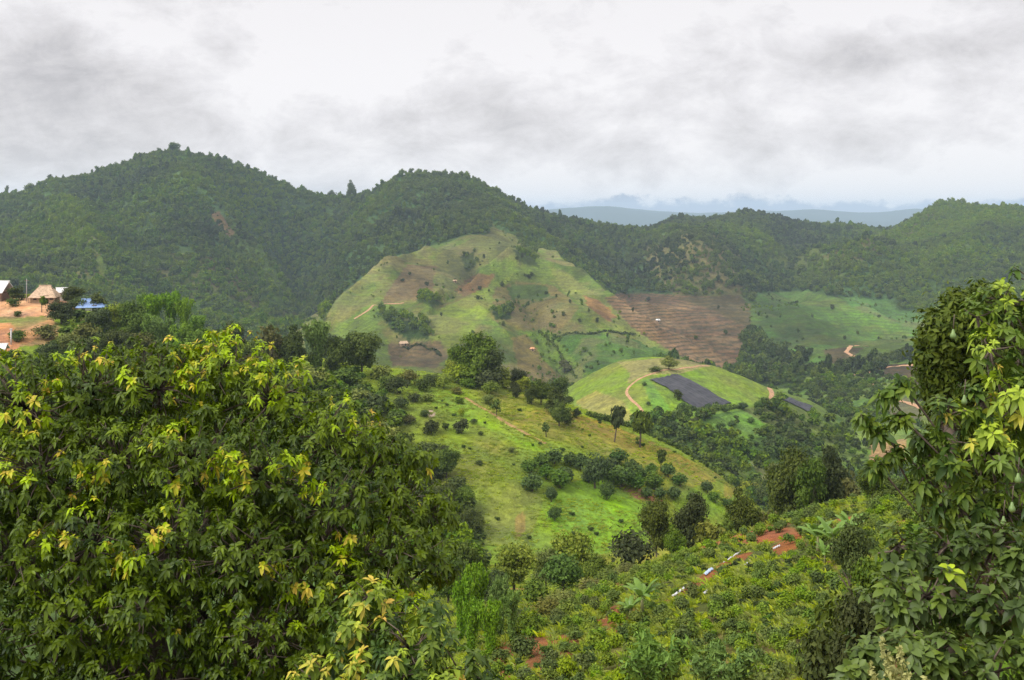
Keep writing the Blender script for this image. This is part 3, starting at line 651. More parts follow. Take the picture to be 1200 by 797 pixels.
def tuft(seed):
    g = np.random.default_rng(seed); n = 26
    a = g.uniform(0, 6.28, n); r = g.uniform(0, .3, n); b = np.stack([np.cos(a) * r, np.sin(a) * r, np.zeros(n)], -1)
    d = unit(np.stack([np.cos(a) * .5 + g.normal(size=n) * .3, np.sin(a) * .5 + g.normal(size=n) * .3, np.full(n, 1.)], -1)); h = g.uniform(.5, 1.1, n)[:, None]
    sd_ = unit(np.cross(d, g.normal(size=(n, 3)))) * .055
    V = np.stack([b - sd_, b + sd_, b + d * h * .6 + sd_ * .8, b + d * h + d * np.array((.3, .3, -.25)) * h], 1).reshape(-1, 3)
    lc = np.zeros((n, 4, 4)); lc[..., 0] = g.random(n)[:, None]; lc[..., 3] = 1
    return mk('tuft', V, np.arange(4 * n).reshape(n, 4), FM[2], False, {'lc': ('FLOAT_COLOR', lc.reshape(-1, 4))}, link=False).data
def scatter_area(rng, n, px0, px1, y0, y1, dens):
    """uniform in ground area, thinned by a density table"""
    y = np.sqrt(rng.uniform(y0 ** 2, y1 ** 2, n)); px = rng.uniform(px0, px1, n)
    r, c, _, _ = cell(px, y); keep = rng.random(n) < dens[r, c]
    px, y = px[keep], y[keep]; x = (px - CX) / F_PX * y
    return px, x, y, sample(ZT, px, y)
rng = np.random.default_rng(5)
SP = [stuff_proto(10, 'tree'), stuff_proto(11, 'tree'), stuff_proto(12, 'tree'), stuff_proto(13, 'tall'), stuff_proto(14, 'tall'), stuff_proto(15, 'bam'), stuff_proto(16, 'bam'), stuff_proto(17, 'bush')]
# mountain and hill forest
clump = fbm(XG / 70, YG / 70, 4, 61)
px, x, y, z = scatter_area(rng, 125000, -180, 1380, 690, 1960, FD * np.clip(.62 + (clump - .3) * 1.6, .5, 1))
n = len(x); bam = fbm(x / 60, y / 60, 3, 71) > .52; u = rng.random(n)
idx = np.where(bam & (u < .7), 5 + rng.integers(0, 2, n), np.where(u < .75, rng.integers(0, 3, n), np.where(u < .9, 3 + rng.integers(0, 2, n), 7)))
rr_, cc_, _, _ = cell(px, y); isf = FD[rr_, cc_] < .35; rbf = np.clip(RIBF[rr_, cc_], -1, 1)
idx = np.where((rbf > .3) & (u > .45), 5, idx); sz = rng.uniform(3.2, 7.4, n) * np.where(rng.random(n) < .14, 1.45, 1) * np.where(idx == 7, .6, 1) * np.where(isf, .45, 1); hh = sz * np.where((idx == 3) | (idx == 4), 1.5, 1.1) * rng.uniform(.85, 1.2, n)
tone = np.clip(fbm(x / 110, y / 110, 3, 81) * 1.3 + fbm(x / 330, y / 330, 3, 85) * 1.6 - .95 + rbf * .22 + rng.normal(size=n) * .20, 0, 1)  # rib term paints relief into the tone, along with bamboo and evergreen colour
gn_scatter('forest', np.stack([x, y, z - .4], -1), np.stack([sz, sz, hh], -1), rng.uniform(0, 6.28, n), idx, rng.random(n), tone, SP)
# woods filling the valley between the knoll and the far fields
px, x, y, z = scatter_area(rng, 26000, -100, 1330, 292, 700, FD * np.clip((clump - .33) * 4.0, .07, 1))
n = len(x); u = rng.random(n)
idx = np.where(u < .45, rng.integers(0, 3, n), np.where(u < .6, 3, np.where(u < .72, 5, 7)))
sz = rng.uniform(2.2, 6.2, n) * np.where(idx == 7, .6, 1); hh = sz * rng.uniform(.75, 1.15, n)
gn_scatter('valley_woodland', np.stack([x, y, z - .3], -1), np.stack([sz, sz, hh], -1), rng.uniform(0, 6.28, n), idx, rng.random(n), np.clip(.5 + (fbm(x / 25, y / 25, 3, 87) - .5) * 1.2 + rng.normal(size=n) * .25, 0, 1), SP)

# ------------------------------------------------------------------ dirt tracks draped on the land
TRACK = simple('track_earth', (.42, .25, .14), .95, .1, .8, .3, .05)
def ribbon(name, pts, width, ymin, ymax, lift=.12, mat=TRACK):
    W = [hit(px, py, ymin, ymax) for px, py in pts]; P = []
    for a, b in zip(W[:-1], W[1:]):
        k = max(2, int((b - a).length / 1.5))
        for i in range(k): P.append(a.lerp(b, i / k))
    P.append(W[-1]); A = np.array([(p.x, p.y) for p in P])
    for _ in range(6): A[1:-1] = (A[:-2] + 2 * A[1:-1] + A[2:]) / 4
    T = unit(np.gradient(A, axis=0)); Nn = np.stack([-T[:, 1], T[:, 0]], -1); V = []; k = 7
    for j in range(k):
        wv = width * (.85 + .3 * vnoise(np.arange(len(A)) * .3, np.full(len(A), j * 0.), 5))[:, None]
        Q = A + Nn * wv * (j / (k - 1) - .5); z = zat(Q[:, 0], Q[:, 1]) + lift - .10 * (abs(j - 3) == 3)
        V.append(np.concatenate([Q, z[:, None]], 1))
    V = np.stack(V, 1).reshape(-1, 3); i = np.arange(len(A) - 1)[:, None] * k + np.arange(k - 1)[None]
    o = mk(name, V, np.stack([i, i + 1, i + k + 1, i + k], -1).reshape(-1, 4), mat); return tag(o, kind='structure')
ribbon('dirt_track', [(831,429),(808,431),(787,433),(770,436),(757,440),(746,446),(737,453),(733,460),(738,468),(747,474),(753,481),(756,488),(749,495),(742,498)], 1.15, 395, 520)
ribbon('dirt_track', [(760,506),(785,508),(816,510),(845,508)], 1.4, 330, 470)
ribbon('dirt_track', [(902,455),(905,464),(900,474)], 2.2, 395, 560)
ribbon('dirt_track', [(1016,406),(1004,405),(995,409),(990,413),(999,417),(1006,420)], 3.2, 600, 1000, .3)
ribbon('dirt_track', [(1075,428),(1058,428),(1044,430),(1030,433),(1017,436),(1013,440),(1018,446),(1023,452)], 3.4, 560, 900, .3)
ribbon('dirt_track', [(1016,436),(1006,438),(1000,440)], 2.6, 560, 900, .3)
ribbon('dirt_track', [(1038,462),(1055,470),(1075,476),(1090,482)], 2.6, 480, 800, .3)
ribbon('dirt_track', [(473,355),(455,356),(432,364),(415,374)], 2.0, 700, 1200, .3)
ribbon('foot_path', [(640,520),(610,505),(585,490),(560,475),(545,466)], 1.0, 150, 262, .08, simple('path_earth', (.30, .20, .08), .95, .1, 1, .3, .05))

# ------------------------------------------------------------------ hedges: each line of shrubs is one hedge
def hedge(pts, ymin, ymax, r, label, leaves=2500, sz=.7, mat=None, cat='hedge'):
    W = [hit(px, py, ymin, ymax) for px, py in pts]; lb = []
    g = np.random.default_rng(int(pts[0][0]))
    o0 = W[0]
    for a, b in zip(W[:-1], W[1:]):
        k = max(1, int((b - a).length / (r * 1.1)))
        for i in range(k):
            x = a.x + (b.x - a.x) * i / k + g.normal() * r * .3; y = a.y + (b.y - a.y) * i / k + g.normal() * r * .3; q = r * g.uniform(.55, 1.3)
            lb.append(((x - o0.x, y - o0.y, float(zat(np.float64(x), np.float64(y))) - o0.z + q * .5), (q, q, q * .85)))
    V, F, lc = leafcloud(g, lb, leaves, sz, inner=.2, shell=.2)
    o = mk('hedge', V, F, mat or M_BROAD, False, {'lc': ('FLOAT_COLOR', lc)}); o.location = o0
    return tag(o, label, cat)
hedge([(690,487),(715,494),(745,503),(780,518),(810,532),(835,550),(858,570)], 200, 262, .75, 'dark green hedge running down the crest of the olive hayfield', 5200, .32)
hedge([(742,500),(770,508),(800,513),(830,512),(850,508)], 340, 480, .9, 'low hedge along the foot of the green knoll beside the track', 2600, .45)
hedge([(786,492),(800,480),(830,482),(850,479),(872,477)], 395, 480, 1.1, 'shrubby hedge below the lower edge of the black sheeting', 2600, .5)
hedge([(655,395),(690,392),(720,390),(745,392)], 700, 1200, .85, 'thin dark hedge across the top of the far green maize field', 900, .8, M_DARK)
hedge([(632,388),(645,400),(656,414),(665,428),(676,444)], 640, 1200, .85, 'dark hedge line running down the far farmed hill beside the bright strip', 1100, .8, M_DARK)
hedge([(385,392),(400,399),(425,404),(450,405)], 640, 1200, .85, 'hedge at the foot of the bright field left on the far hill', 900, .8, M_DARK)
hedge([(470,404),(492,404),(510,411),(517,418)], 640, 1200, .85, 'dark hedge round the ploughed plot below the far hill', 900, .8, M_DARK)

# ------------------------------------------------------------------ black sheeting on the knoll
def sheeting(corners, ymin, ymax, label, seams=9):
    A = [hit(px, py, ymin, ymax) for px, py in corners]; nu, nv = 90, 50; V = []
    for j in range(nv + 1):
        for i in range(nu + 1):
            u, v = i / nu, j / nv
            p = A[0].lerp(A[1], u).lerp(A[3].lerp(A[2], u), v)
            rip = .05 * math.sin(u * seams * 6.283 + math.sin(v * 9) * .8) + .06 * float(vnoise(np.float64(u * 30), np.float64(v * 14), 3)) + .05 * math.sin(v * 40 + u * 5)
            x = p.x + .25 * math.sin(v * 23 + u * 7); y = p.y + .35 * math.sin(u * 31)
            V.append((x, y, float(zat(np.float64(x), np.float64(y))) + .40 + rip))
    V = np.array(V); V -= np.array(A[0]); i = np.arange(nv)[:, None] * (nu + 1) + np.arange(nu)[None]
    b = NB('black_sheet'); tcn = b.n('ShaderNodeTexCoord').outputs['Object']; n_ = b.noise(.5, 6, .65, tcn); n2_ = b.noise(.13, 3, .6, tcn)
    col = b.mix(b.mr(n_, .35, .68, 0, 1), (.016, .016, .020), (.050, .050, .060)); col = b.mix(b.mr(n2_, .45, .7, 0, .5), col, (.075, .072, .076))
    m_ = b.done(b.bsdf(col, .6, .35, n_, .2, .6))
    o = mk('ground_sheet', V, np.stack([i, i + 1, i + nu + 2, i + nu + 1], -1).reshape(-1, 4), m_); o.location = A[0]
    md = o.modifiers.new('thickness', 'SOLIDIFY'); md.thickness = .05
    return tag(o, label, 'plastic sheet')
sheeting([(761,446),(793,439),(858,473),(817,481)], 395, 482, 'large black plastic sheeting spread over the top of the green knoll')
sheeting([(906,468),(922,466),(953,477),(950,485)], 395, 500, 'narrow grey sheeting on the slope right of the green knoll', 4)

# ------------------------------------------------------------------ village on the left
THATCH = simple('thatch', (.50, .36, .24), .95, .1, 2.5, .35, .1)
WOOD = simple('weathered_wood', (.20, .13, .085), .9, .2, 3, .3, .03); DARKW = simple('dark_opening', (.02, .017, .014), .9, .1)
TIN = simple('white_tin', (.74, .73, .70), .5, .4, 1.2, .12, .03); BLUE = simple('blue_tin', (.27, .40, .66), .5, .4, 1.2, .15, .03)
BAMW = simple('woven_wall', (.36, .25, .15), .9, .2, 5, .3, .03); WHITE = simple('white_plaster', (.66, .63, .58), .9, .2, 2, .15)
def roof_mb(wd, dp, eave, ridge, inset, corr=0, th=.14, over=.5):
    """gable/hip roof with thickness; corr = number of corrugation ribs"""
    m_ = MB(); X, Y_ = wd/2 + over, dp/2 + over
    def slope(pts):
        a, b, c_, d = [Vector(p) for p in pts]; nrm = (b - a).cross(d - a).normalized(); q = [a, b, c_, d]; lo = [p - nrm * th for p in q]
        m_.add(q + lo, [(0,1,2,3),(7,6,5,4),(0,4,5,1),(1,5,6,2),(2,6,7,3),(3,7,4,0)])
        for k in range(corr):
            t = (k + .5) / corr; e0 = a.lerp(b, t) + nrm * .02; e1 = d.lerp(c_, t) + nrm * .02; m_.tube([e0, e1], .045, 5)
    slope([(-X, -Y_, eave), (X, -Y_, eave), (X - inset, 0, ridge), (-X + inset, 0, ridge)])
    slope([(X, Y_, eave), (-X, Y_, eave), (-X + inset, 0, ridge), (X - inset, 0, ridge)])
    if inset > .3:
        gz = eave + (ridge - eave) * .72; gx = X - inset * .72; gy = Y_ * .28
        slope([(X, -Y_, eave), (X, Y_, eave), (gx, gy, gz), (gx, -gy, gz)]); slope([(-X, Y_, eave), (-X, -Y_, eave), (-gx, -gy, gz), (-gx, gy, gz)])
    m_.tube([(-X + inset - .15, 0, ridge + .04), (X - inset + .15, 0, ridge + .04)], .13, 6)
    return m_
def house(name, pos, rz, wd, dp, eave, ridge, inset, label, rmat, wmat, corr=0, cat='hut'):
    t = empty(name, pos, label, cat, rz=rz)
    MB().box((0, 0, eave/2 - .3), (wd, dp, eave + .5)).build('wall', wmat, t)
    roof_mb(wd, dp, eave, ridge, inset, corr).build('roof', rmat, t)
    d = MB().box((wd*.18, -dp/2 - .03, .95), (.9, .05, 1.9)).build('door', DARKW, t); MB().box((wd*.18, -dp/2 - .05, 1.95), (1.1, .08, .12)).build('frame', WOOD, d)
    for x in (-.3, .38 if wd > 4 else .36):
        f = MB().box((wd*x, -dp/2 - .03, 1.35), (.7, .05, .6)).build('window', DARKW, t); MB().box((wd*x, -dp/2 - .06, 1.02), (.85, .1, .07)).build('sill', WOOD, f)
    for x in (-1, 1): MB().tube([(x*(wd/2+.2), -dp/2-.35, -.3), (x*(wd/2+.2), -dp/2-.35, eave+.05)], .07, 6).build('post', WOOD, t)
    return t
g0 = lambda px, y, dz=0: ground(px, y) + Vector((0, 0, dz))
house('thatched_hut', g0(53, 252, -.3), .12, 5.2, 4.6, 1.5, 4.1, 1.9, 'brown thatched hut with a hipped roof on the red earth terrace', THATCH, BAMW)
house('village_house', g0(-6, 254, -.2), -.1, 6.0, 5, 1.9, 4.4, 0.0, 'white tin roofed house cut by the left edge beside the dark tree', TIN, WOOD, 14, 'house')
house('village_house', g0(107, 250, -.9), .25, 5.0, 4.4, 1.5, 3.2, 1.0, 'house with a bright blue roof half hidden behind bushes', BLUE, WHITE, 14, 'house')
house('village_house', g0(75, 258, 0), .3, 2.4, 2.4, 1.9, 2.9, 0.0, 'small pale outhouse between the thatched hut and the blue roof', TIN, WHITE, 6, 'house')
house('village_house', hit(-8, 417, 150, 250), .2, 4.0, 3.2, 1.2, 2.2, 0.0, 'low white roofed shed below the red cut bank at the left edge', TIN, WOOD, 8, 'shed')
p = g0(31, 251); m_ = MB().tube([(0, 0, -.5), (.05, 0, 5.2)], [.11, .07], 8); t = empty('utility_pole', p, 'thin grey utility pole between the village houses', 'pole')
m_.build('pole', simple('grey_pole', (.38, .36, .33), .8, .2), t, True); MB().box((0.05, 0, 4.8), (.9, .08, .1)).build('cross_arm', WOOD, t)
p = hit(13, 404, 150, 250); t = empty('marker_post', p, 'pale grey post standing beside the red cut bank', 'post'); MB().tube([(0, 0, -.3), (0, 0, 3.0)], .16, 8).build('post', simple('pale_post', (.55, .53, .5), .8, .2), t, True); MB().box((0, 0, 3.05), (.45, .45, .1)).build('cap', WHITE, t)
# field shelters far off
house('field_hut', hit(473, 405, 640, 1200), .4, 5.0, 3.5, 1.6, 3.2, .5, 'tiny thatched field hut beside the ploughed plot under the far hill', THATCH, BAMW)
house('field_hut', hit(624, 411, 640, 1200), -.3, 2.6, 2.2, 1.4, 2.4, .4, 'tiny orange field hut on the brown strip of the far hill', simple('orange_tin', (.60, .30, .14), .6, .3), BAMW)
house('field_hut', hit(533, 331, 700, 1400), .2, 2.6, 2.2, 1.4, 2.3, .4, 'tiny pale field hut high on the farmed hill between brown plots', THATCH, BAMW)
house('field_hut', hit(771, 377, 700, 1400), .1, 2.8, 2.2, 1.4, 2.3, .4, 'tiny white field hut on the bare terraced field', TIN, BAMW)

# ------------------------------------------------------------------ individual trees of the middle ground
G_OR = 'mango trees in the grove on the green slope'
def T(x, y, h, w_, kind, label, name='tree', cat='tree', group=None, ymin=118, ymax=262, Y=None):
    pos = ground(x, Y) if Y else hit(x, y, ymin, ymax)
    return tree(x, pos, h, w_, kind, label, name, cat, group)
# grove
for x, y, w_ in [(624,575,25),(622,556,21),(636,549,22),(650,545,22),(656,572,26),(668,546,18),(662,566,22),(680,551,22),(703,556,20),(713,566,20),
                 (726,545,22),(729,570,28),(740,556,20),(745,574,22),(758,585,16),(767,574,24),(764,557,16),(783,559,18),(797,570,18),(790,586,18),(829,577,16),(838,589,15),(812,590,15),(717,552,18),(640,562,20),(690,566,17),(774,585,16),(751,562,18),(853,596,14)]:
    T(x, y, w_ * .88, w_, 'round_small', 'small rounded dark green mango tree crowded among others in the slope grove', 'mango_tree', 'tree', G_OR)
T(697,572,42,32,'round','tall bright green mango tree rising in the middle of the slope grove','mango_tree')
T(711,585,22,18,'round','round mango tree set apart below the grove on the bright meadow','mango_tree')
T(646,588,18,15,'round','small mango tree at the lower left tip of the grove','mango_tree')
T(650,610,17,16,'round','lone dark bush like tree lowest on the meadow under the grove','mango_tree')
T(640,512,18,17,'airy','small airy tree alone on the olive hayfield above the grove','field_tree')
T(505,509,20,21,'dark_small','small dark round tree on the open green slope, left of a matching one','field_tree')
T(541,508,18,19,'dark_small','small dark round tree on the open green slope, right of its neighbours','field_tree')
T(522,504,9,10,'dark_small','very small dark bush between two dark round trees on the slope','field_bush','bush')
T(582,487,19,15,'airy','thin reddish green sapling beside the bright strip on the slope','field_tree')
T(539,473,9,10,'shrub','small round green bush just below the big crest tree','field_bush','bush')
T(540,487,9,9,'shrub_light','tiny bright yellow green bush on the open slope','field_bush','bush')
T(720,518,40,14,'slim','tall slim tree with a bare pale trunk on the olive hayfield','slim_tree')
T(750,524,40,20,'slim','dark leaning slim tree on the hayfield, fuller than its neighbour','slim_tree')
T(774,552,24,9,'slim','thin little pole tree lower on the hayfield','slim_tree')
T(676,490,13,13,'dark_small','small dark tree at the edge of the hayfield beside the dark clump','field_tree')
T(663,497,14,14,'shrub_dark','low dark shrub at the foot of the dark trees','field_bush','bush')
# crest trees
T(561,448,62,44,'tall','large spreading dark tree standing highest on the ridge crest','crest_tree')
T(541,444,48,34,'tall','broad tree on the crest leaning against the left of the largest one','crest_tree')
T(577,452,46,30,'dark','dark tree at the right shoulder of the largest crest tree','crest_tree')
T(529,443,26,24,'light','light green rounded tree left of the big crest clump','crest_tree')
T(607,445,30,30,'dark','dark spreading tree on the crest right of the big clump','crest_tree')
T(656,453,32,23,'tall','isolated conical dark tree on the crest near the knoll','crest_tree')
T(634,474,32,28,'dark','dark tree at the top of the clump beside the hayfield','clump_tree')
T(650,486,36,30,'dark','brownish green tree in the middle of the clump beside the hayfield','clump_tree')
T(655,500,34,26,'tall','tall dark tree at the bottom of the clump beside the hayfield','clump_tree')
T(642,466,18,18,'light_small','yellow green tree behind the clump beside the hayfield','clump_tree')
T(552,452,26,34,'shrub','thick green shrub at the left foot of the largest crest tree','crest_shrub','shrub')
T(572,456,26,34,'shrub_dark','thick dark shrub at the right foot of the largest crest tree','crest_shrub','shrub')
T(535,449,22,26,'shrub_light','light shrub in front of the light green rounded crest tree','crest_shrub','shrub')
T(588,452,24,24,'light_small','small yellow green tree between the two crest clumps','crest_tree')
T(604,466,19,12,'dark','narrow dark tree on the slope below the crest','slope_tree')
T(623,474,25,15,'dark','taller narrow dark tree on the slope right of a smaller one','slope_tree')
T(613,460,20,19,'light_small','pale green tree between the narrow dark slope trees','slope_tree')
T(624,452,16,18,'tall_small','small tree on the crest below the isolated conical one','slope_tree')
T(663,466,12,14,'shrub','green shrub right of the clump beside the hayfield','bush','bush')
for x, y, h, w_, k in [(575,462,16,22,'shrub'),(590,455,14,20,'shrub_light'),(550,455,14,18,'shrub'),(520,455,18,20,'shrub_light'),(505,452,18,20,'shrub'),(492,458,20,18,'shrub_dark'),(478,452,20,20,'shrub_olive'),
                       (466,462,24,22,'shrub_dark'),(452,458,22,22,'shrub'),(486,472,14,16,'shrub_dark'),(470,480,16,18,'shrub'),(500,470,12,16,'shrub_light'),(573,473,12,14,'shrub_light'),(536,462,10,14,'shrub_olive'),
                       (462,496,18,20,'shrub'),(480,497,12,16,'shrub_olive'),(497,488,10,12,'shrub'),(555,497,7,8,'shrub'),(563,510,6,7,'shrub_dark'),(600,530,7,8,'shrub_light'),(535,535,8,10,'shrub'),(562,545,7,9,'shrub'),(520,530,10,12,'shrub_dark')]:
    T(x, y, h, w_, k, 'small leafy shrub scattered on the open grass of the ridge', 'shrub', 'shrub', 'shrubs scattered on the grassy ridge')
# trees at the left end of the ridge
T(345,432,54,40,'dark','dark bushy tree first in the crest row right of the bamboo','ridge_tree')
T(318,428,50,34,'olive_small','brown green rounded tree in the crest row, left of the darkest one','ridge_tree')
T(372,434,62,44,'bamboo','tall dark bamboo clump in the middle of the crest row','bamboo_clump','bamboo')
T(393,438,46,36,'dark','dark spreading tree in the crest row beside the bamboo','ridge_tree')
T(424,440,54,44,'tall','dark broad tree at the right end of the crest row','ridge_tree')
T(447,446,22,24,'light_small','light green small tree just past the right end of the crest row','ridge_tree')
T(408,452,26,34,'shrub','low green thicket under the right end of the crest row','thicket','shrub')
T(360,455,26,40,'shrub_light','bright thicket under the bamboo in the crest row','thicket','shrub')
T(72,380,33,32,'dark','dense round dark green tree below the thatched hut','village_tree')
T(19,352,20,20,'dark_small','dark tree between the white house and the utility pole','village_tree')
T(84,357,22,28,'dark','spreading tree right of the thatched hut','village_tree')
T(113,363,22,26,'dark_small','dark bush in front of the blue roof','village_bush','bush')
T(95,362,17,22,'shrub','small green bush at the left of the blue roof','village_bush','bush')
T(16,359,13,14,'shrub','green bush on the red earth in front of the pole','village_bush','bush')
T(49,366,20,15,'airy','thin airy bush on the red earth in front of the hut','village_bush','bush')
T(20,371,9,9,'shrub','tiny bush at the lower edge of the red terrace','village_bush','bush')
T(33,348,7,12,'shrub_light','low bright bush behind the red terrace by the pole','village_bush','bush')
T(54,397,20,30,'shrub_olive','olive green bush under the dense round village tree','village_bush','bush')
T(20,400,16,22,'shrub','green bush below the red cut bank','village_bush','bush')
for i, (x, y, h, w_, k) in enumerate([(135,392,44,36,'light'),(155,400,50,34,'tall'),(118,398,38,32,'tall'),(100,405,34,32,'olive_small'),(138,425,40,40,'dark'),(168,425,38,34,'olive_small'),(112,425,36,36,'tall'),(82,418,30,34,'light'),(60,425,30,30,'tall'),(150,445,30,40,'dark')]):
    T(x, y, h, w_, k, 'rounded leafy tree in the dense wood below the blue roof', 'wood_tree', 'tree', 'trees of the wood below the village')
for i, (x, y, h, w_) in enumerate([(168,385,42,30),(182,392,50,32),(200,396,58,34),(216,400,54,30),(190,415,46,34),(212,422,46,34),(232,408,40,30),(228,428,44,32),(176,410,44,30),(246,430,36,28),(204,440,44,32),(258,436,34,26)]):
    T(x, y, h, w_, 'bamboo', 'bright green feathery bamboo clump in the stand right of the blue roof', 'bamboo_clump', 'bamboo', 'bamboo stand below the village')
T(274,418,42,30,'dark','dark green tree at the right end of the bamboo stand','wood_tree')
T(292,432,34,28,'tall','green tree between the bamboo stand and the crest row','wood_tree')
T(300,440,30,34,'shrub','thick green shrub low between the bamboo and the crest row','thicket','shrub')
DU = np.where((YG > 125) & (YG < 262), 1.0, 0) * np.clip(np.maximum((PYG - np.interp(PXG, [-100, 60, 90, 200, 300, 420, 470, 560], [425, 415, 372, 386, 408, 440, 500, 610])) / 14, 0), 0, 1) * (PXG < 560)
px, x, y, z = scatter_area(rng, 7500, -300, 560, 125, 262, DU * np.clip((fbm(XG / 12, YG / 12, 3, 33) - .2) * 2.5, .2, 1)); n = len(x); sc = rng.uniform(1.6, 4.2, n); ix = rng.choice([0, 1, 2, 7, 7, 5], n)
gn_scatter('undergrowth', np.stack([x, y, z - .2], -1), np.stack([sc, sc, sc * rng.uniform(.7, 1.0, n)], -1), rng.uniform(0, 6.28, n), ix, rng.random(n), np.clip(.8 + rng.normal(size=n) * .3, 0, 1), SP)
# slope bushes behind the big left tree
for x, y, h, w_, k in [(440,485,30,34,'shrub'),(455,520,26,30,'shrub_light'),(420,480,30,34,'light_small'),(478,520,18,22,'shrub_dark'),(500,535,22,26,'shrub'),(523,560,36,30,'tall'),(508,562,26,26,'dark_small'),
                       (535,575,22,22,'shrub'),(546,600,30,30,'tall'),(520,600,34,34,'dark'),(500,585,30,34,'tall'),(552,625,30,30,'dark'),(485,550,24,26,'shrub'),(530,632,34,34,'tall'),(505,625,40,34,'tall'),(490,600,30,30,'dark_small')]:
    T(x, y, h, w_, k, 'dark leafy tree in the thicket behind the right side of the yellow tipped tree', 'thicket_tree', 'tree', 'trees of the thicket on the slope foot')
# gully trees (their feet are hidden behind the field edge)
T(770,0,62,40,'dark','tall dark tree in the gully, left one of the pair before the slope','gully_tree',Y=118)
T(812,0,66,40,'dark','tall dark tree in the gully, right one of the pair before the slope','gully_tree',Y=120)
def TY(x, top, Y, w_, kind, label, name='gully_tree', cat='tree', group=None, extra=6):
    """a tree whose top shows at row `top`, rooted on the ground at distance Y"""
    p = ground(x, Y); base = HZ - F_PX * p.z / Y
    return tree(x, p, base - top, w_, kind, label, name, cat, group)
for o in [q for q in C.objects if q.name.startswith('gully_tree') and q.parent is None]:
    for ch in list(o.children): bpy.data.objects.remove(ch)
    bpy.data.objects.remove(o)
TY(770,584,104,40,'dark','tall dark tree in the gully, left one of the pair before the meadow')
TY(812,574,104,42,'dark','tall dark tree in the gully, right one of the pair before the meadow')
TY(832,602,98,40,'olive_small','grey green rounded tree at the foot of the dark gully pair')
TY(790,612,96,26,'tall','small green tree squeezed between the dark gully pair')
TY(742,618,92,48,'shrub_dark','broad low dark tree left of the dark gully pair')
TY(869,568,106,40,'dark','rust tinged dark tree right of the gully pair')
TY(852,600,100,30,'tall','green tree tucked under the rust tinged gully tree')
TY(893,585,108,30,'shrub_olive','olive shrub under the left of the two biggest gully trees','gully_shrub','shrub')
TY(930,520,112,52,'dark','biggest dark tree at the far edge of the coffee field, left of two')
TY(972,515,114,56,'dark','biggest dark tree at the far edge of the coffee field, right of two')
TY(950,532,110,40,'tall','green crown filling the gap between the two biggest gully trees')
TY(912,540,114,34,'dark','smaller dark tree leaning on the left of the biggest two')
TY(995,548,112,34,'olive_small','olive tree at the right foot of the biggest two')
TY(1022,545,88,34,'dark','narrow dark tree with a visible thin trunk beside the bananas')
TY(1050,560,84,34,'tall','green tree right of the narrow dark tree beside the bananas')
TY(660,648,84,46,'round','dense round dark green tree at the near foot of the meadow')
TY(672,620,112,54,'light','large yellow green rounded tree at the foot of the meadow')
TY(640,632,112,34,'light','smaller yellow green tree left of the large rounded one')
TY(603,634,100,52,'light','rust tinged yellow green tree over the bamboo in the gully')
TY(700,646,92,36,'tall','green tree between the round dark tree and the broad low one')
TY(716,668,84,34,'shrub','green shrub behind the upper edge of the coffee field','gully_shrub','shrub')
TY(735,660,84,26,'shrub_olive','olive shrub in the row at the upper edge of the coffee field','gully_shrub','shrub')
TY(690,676,78,32,'shrub_olive','rust brown shrub in front of the round dark tree','gully_shrub','shrub')
TY(628,672,80,34,'shrub','green shrub left of the round dark tree','gully_shrub','shrub')
TY(575,660,86,40,'tall','green tree left of the rust tinged gully tree')
TY(548,630,96,44,'dark','dark tree at the left end of the gully row')
TY(525,650,90,44,'tall','leafy tree half hidden by the big left tree in the gully')
for i, (x, tp, Y, w_) in enumerate([(560,655,66,40),(585,672,62,40),(540,672,64,36),(600,690,60,34),(575,700,54,40),(552,700,58,40)]):
    TY(x, tp, Y, w_, 'bamboo', 'bright feathery bamboo clump in the gully beside the yellow tipped tree', 'bamboo_clump', 'bamboo', 'bamboo in the gully')
for i, (x, tp, Y, w_, k) in enumerate([(640,700,66,34,'shrub_olive'),(620,712,62,34,'shrub'),(655,690,70,30,'shrub_light'),(676,697,70,28,'shrub_olive'),(612,738,54,34,'shrub')]):
    TY(x, tp, Y, w_, k, 'shrub in the rough belt between the bamboo and the coffee rows', 'shrub', 'shrub', 'shrubs in the rough belt by the coffee')
TY(772,738,33,110,'bamboo','feathery bright green plume bush at the bottom edge, left one','plume_bush','bush')
TY(850,752,32,100,'bamboo','feathery bright green plume bush at the bottom edge, middle one','plume_bush','bush')
TY(890,775,32,60,'shrub_light','low yellow green bush at the bottom edge right of the plumes','plume_bush','bush')
TY(990,668,36,86,'shrub_dark','black green dense bushy mass rising beside the grey leaved shrub','near_bush','bush')
TY(962,712,34,64,'shrub_dark','dark low bushy tree left of the black green one','near_tree')
TY(1030,650,40,70,'tall','mid green tree filling the gap behind the grey leaved shrub','near_tree')
TY(1015,690,27,80,'dark','dark low tree in front of the black green one','near_tree')
TY(1000,600,46,48,'tall','small green tree behind the black green near one','near_tree')
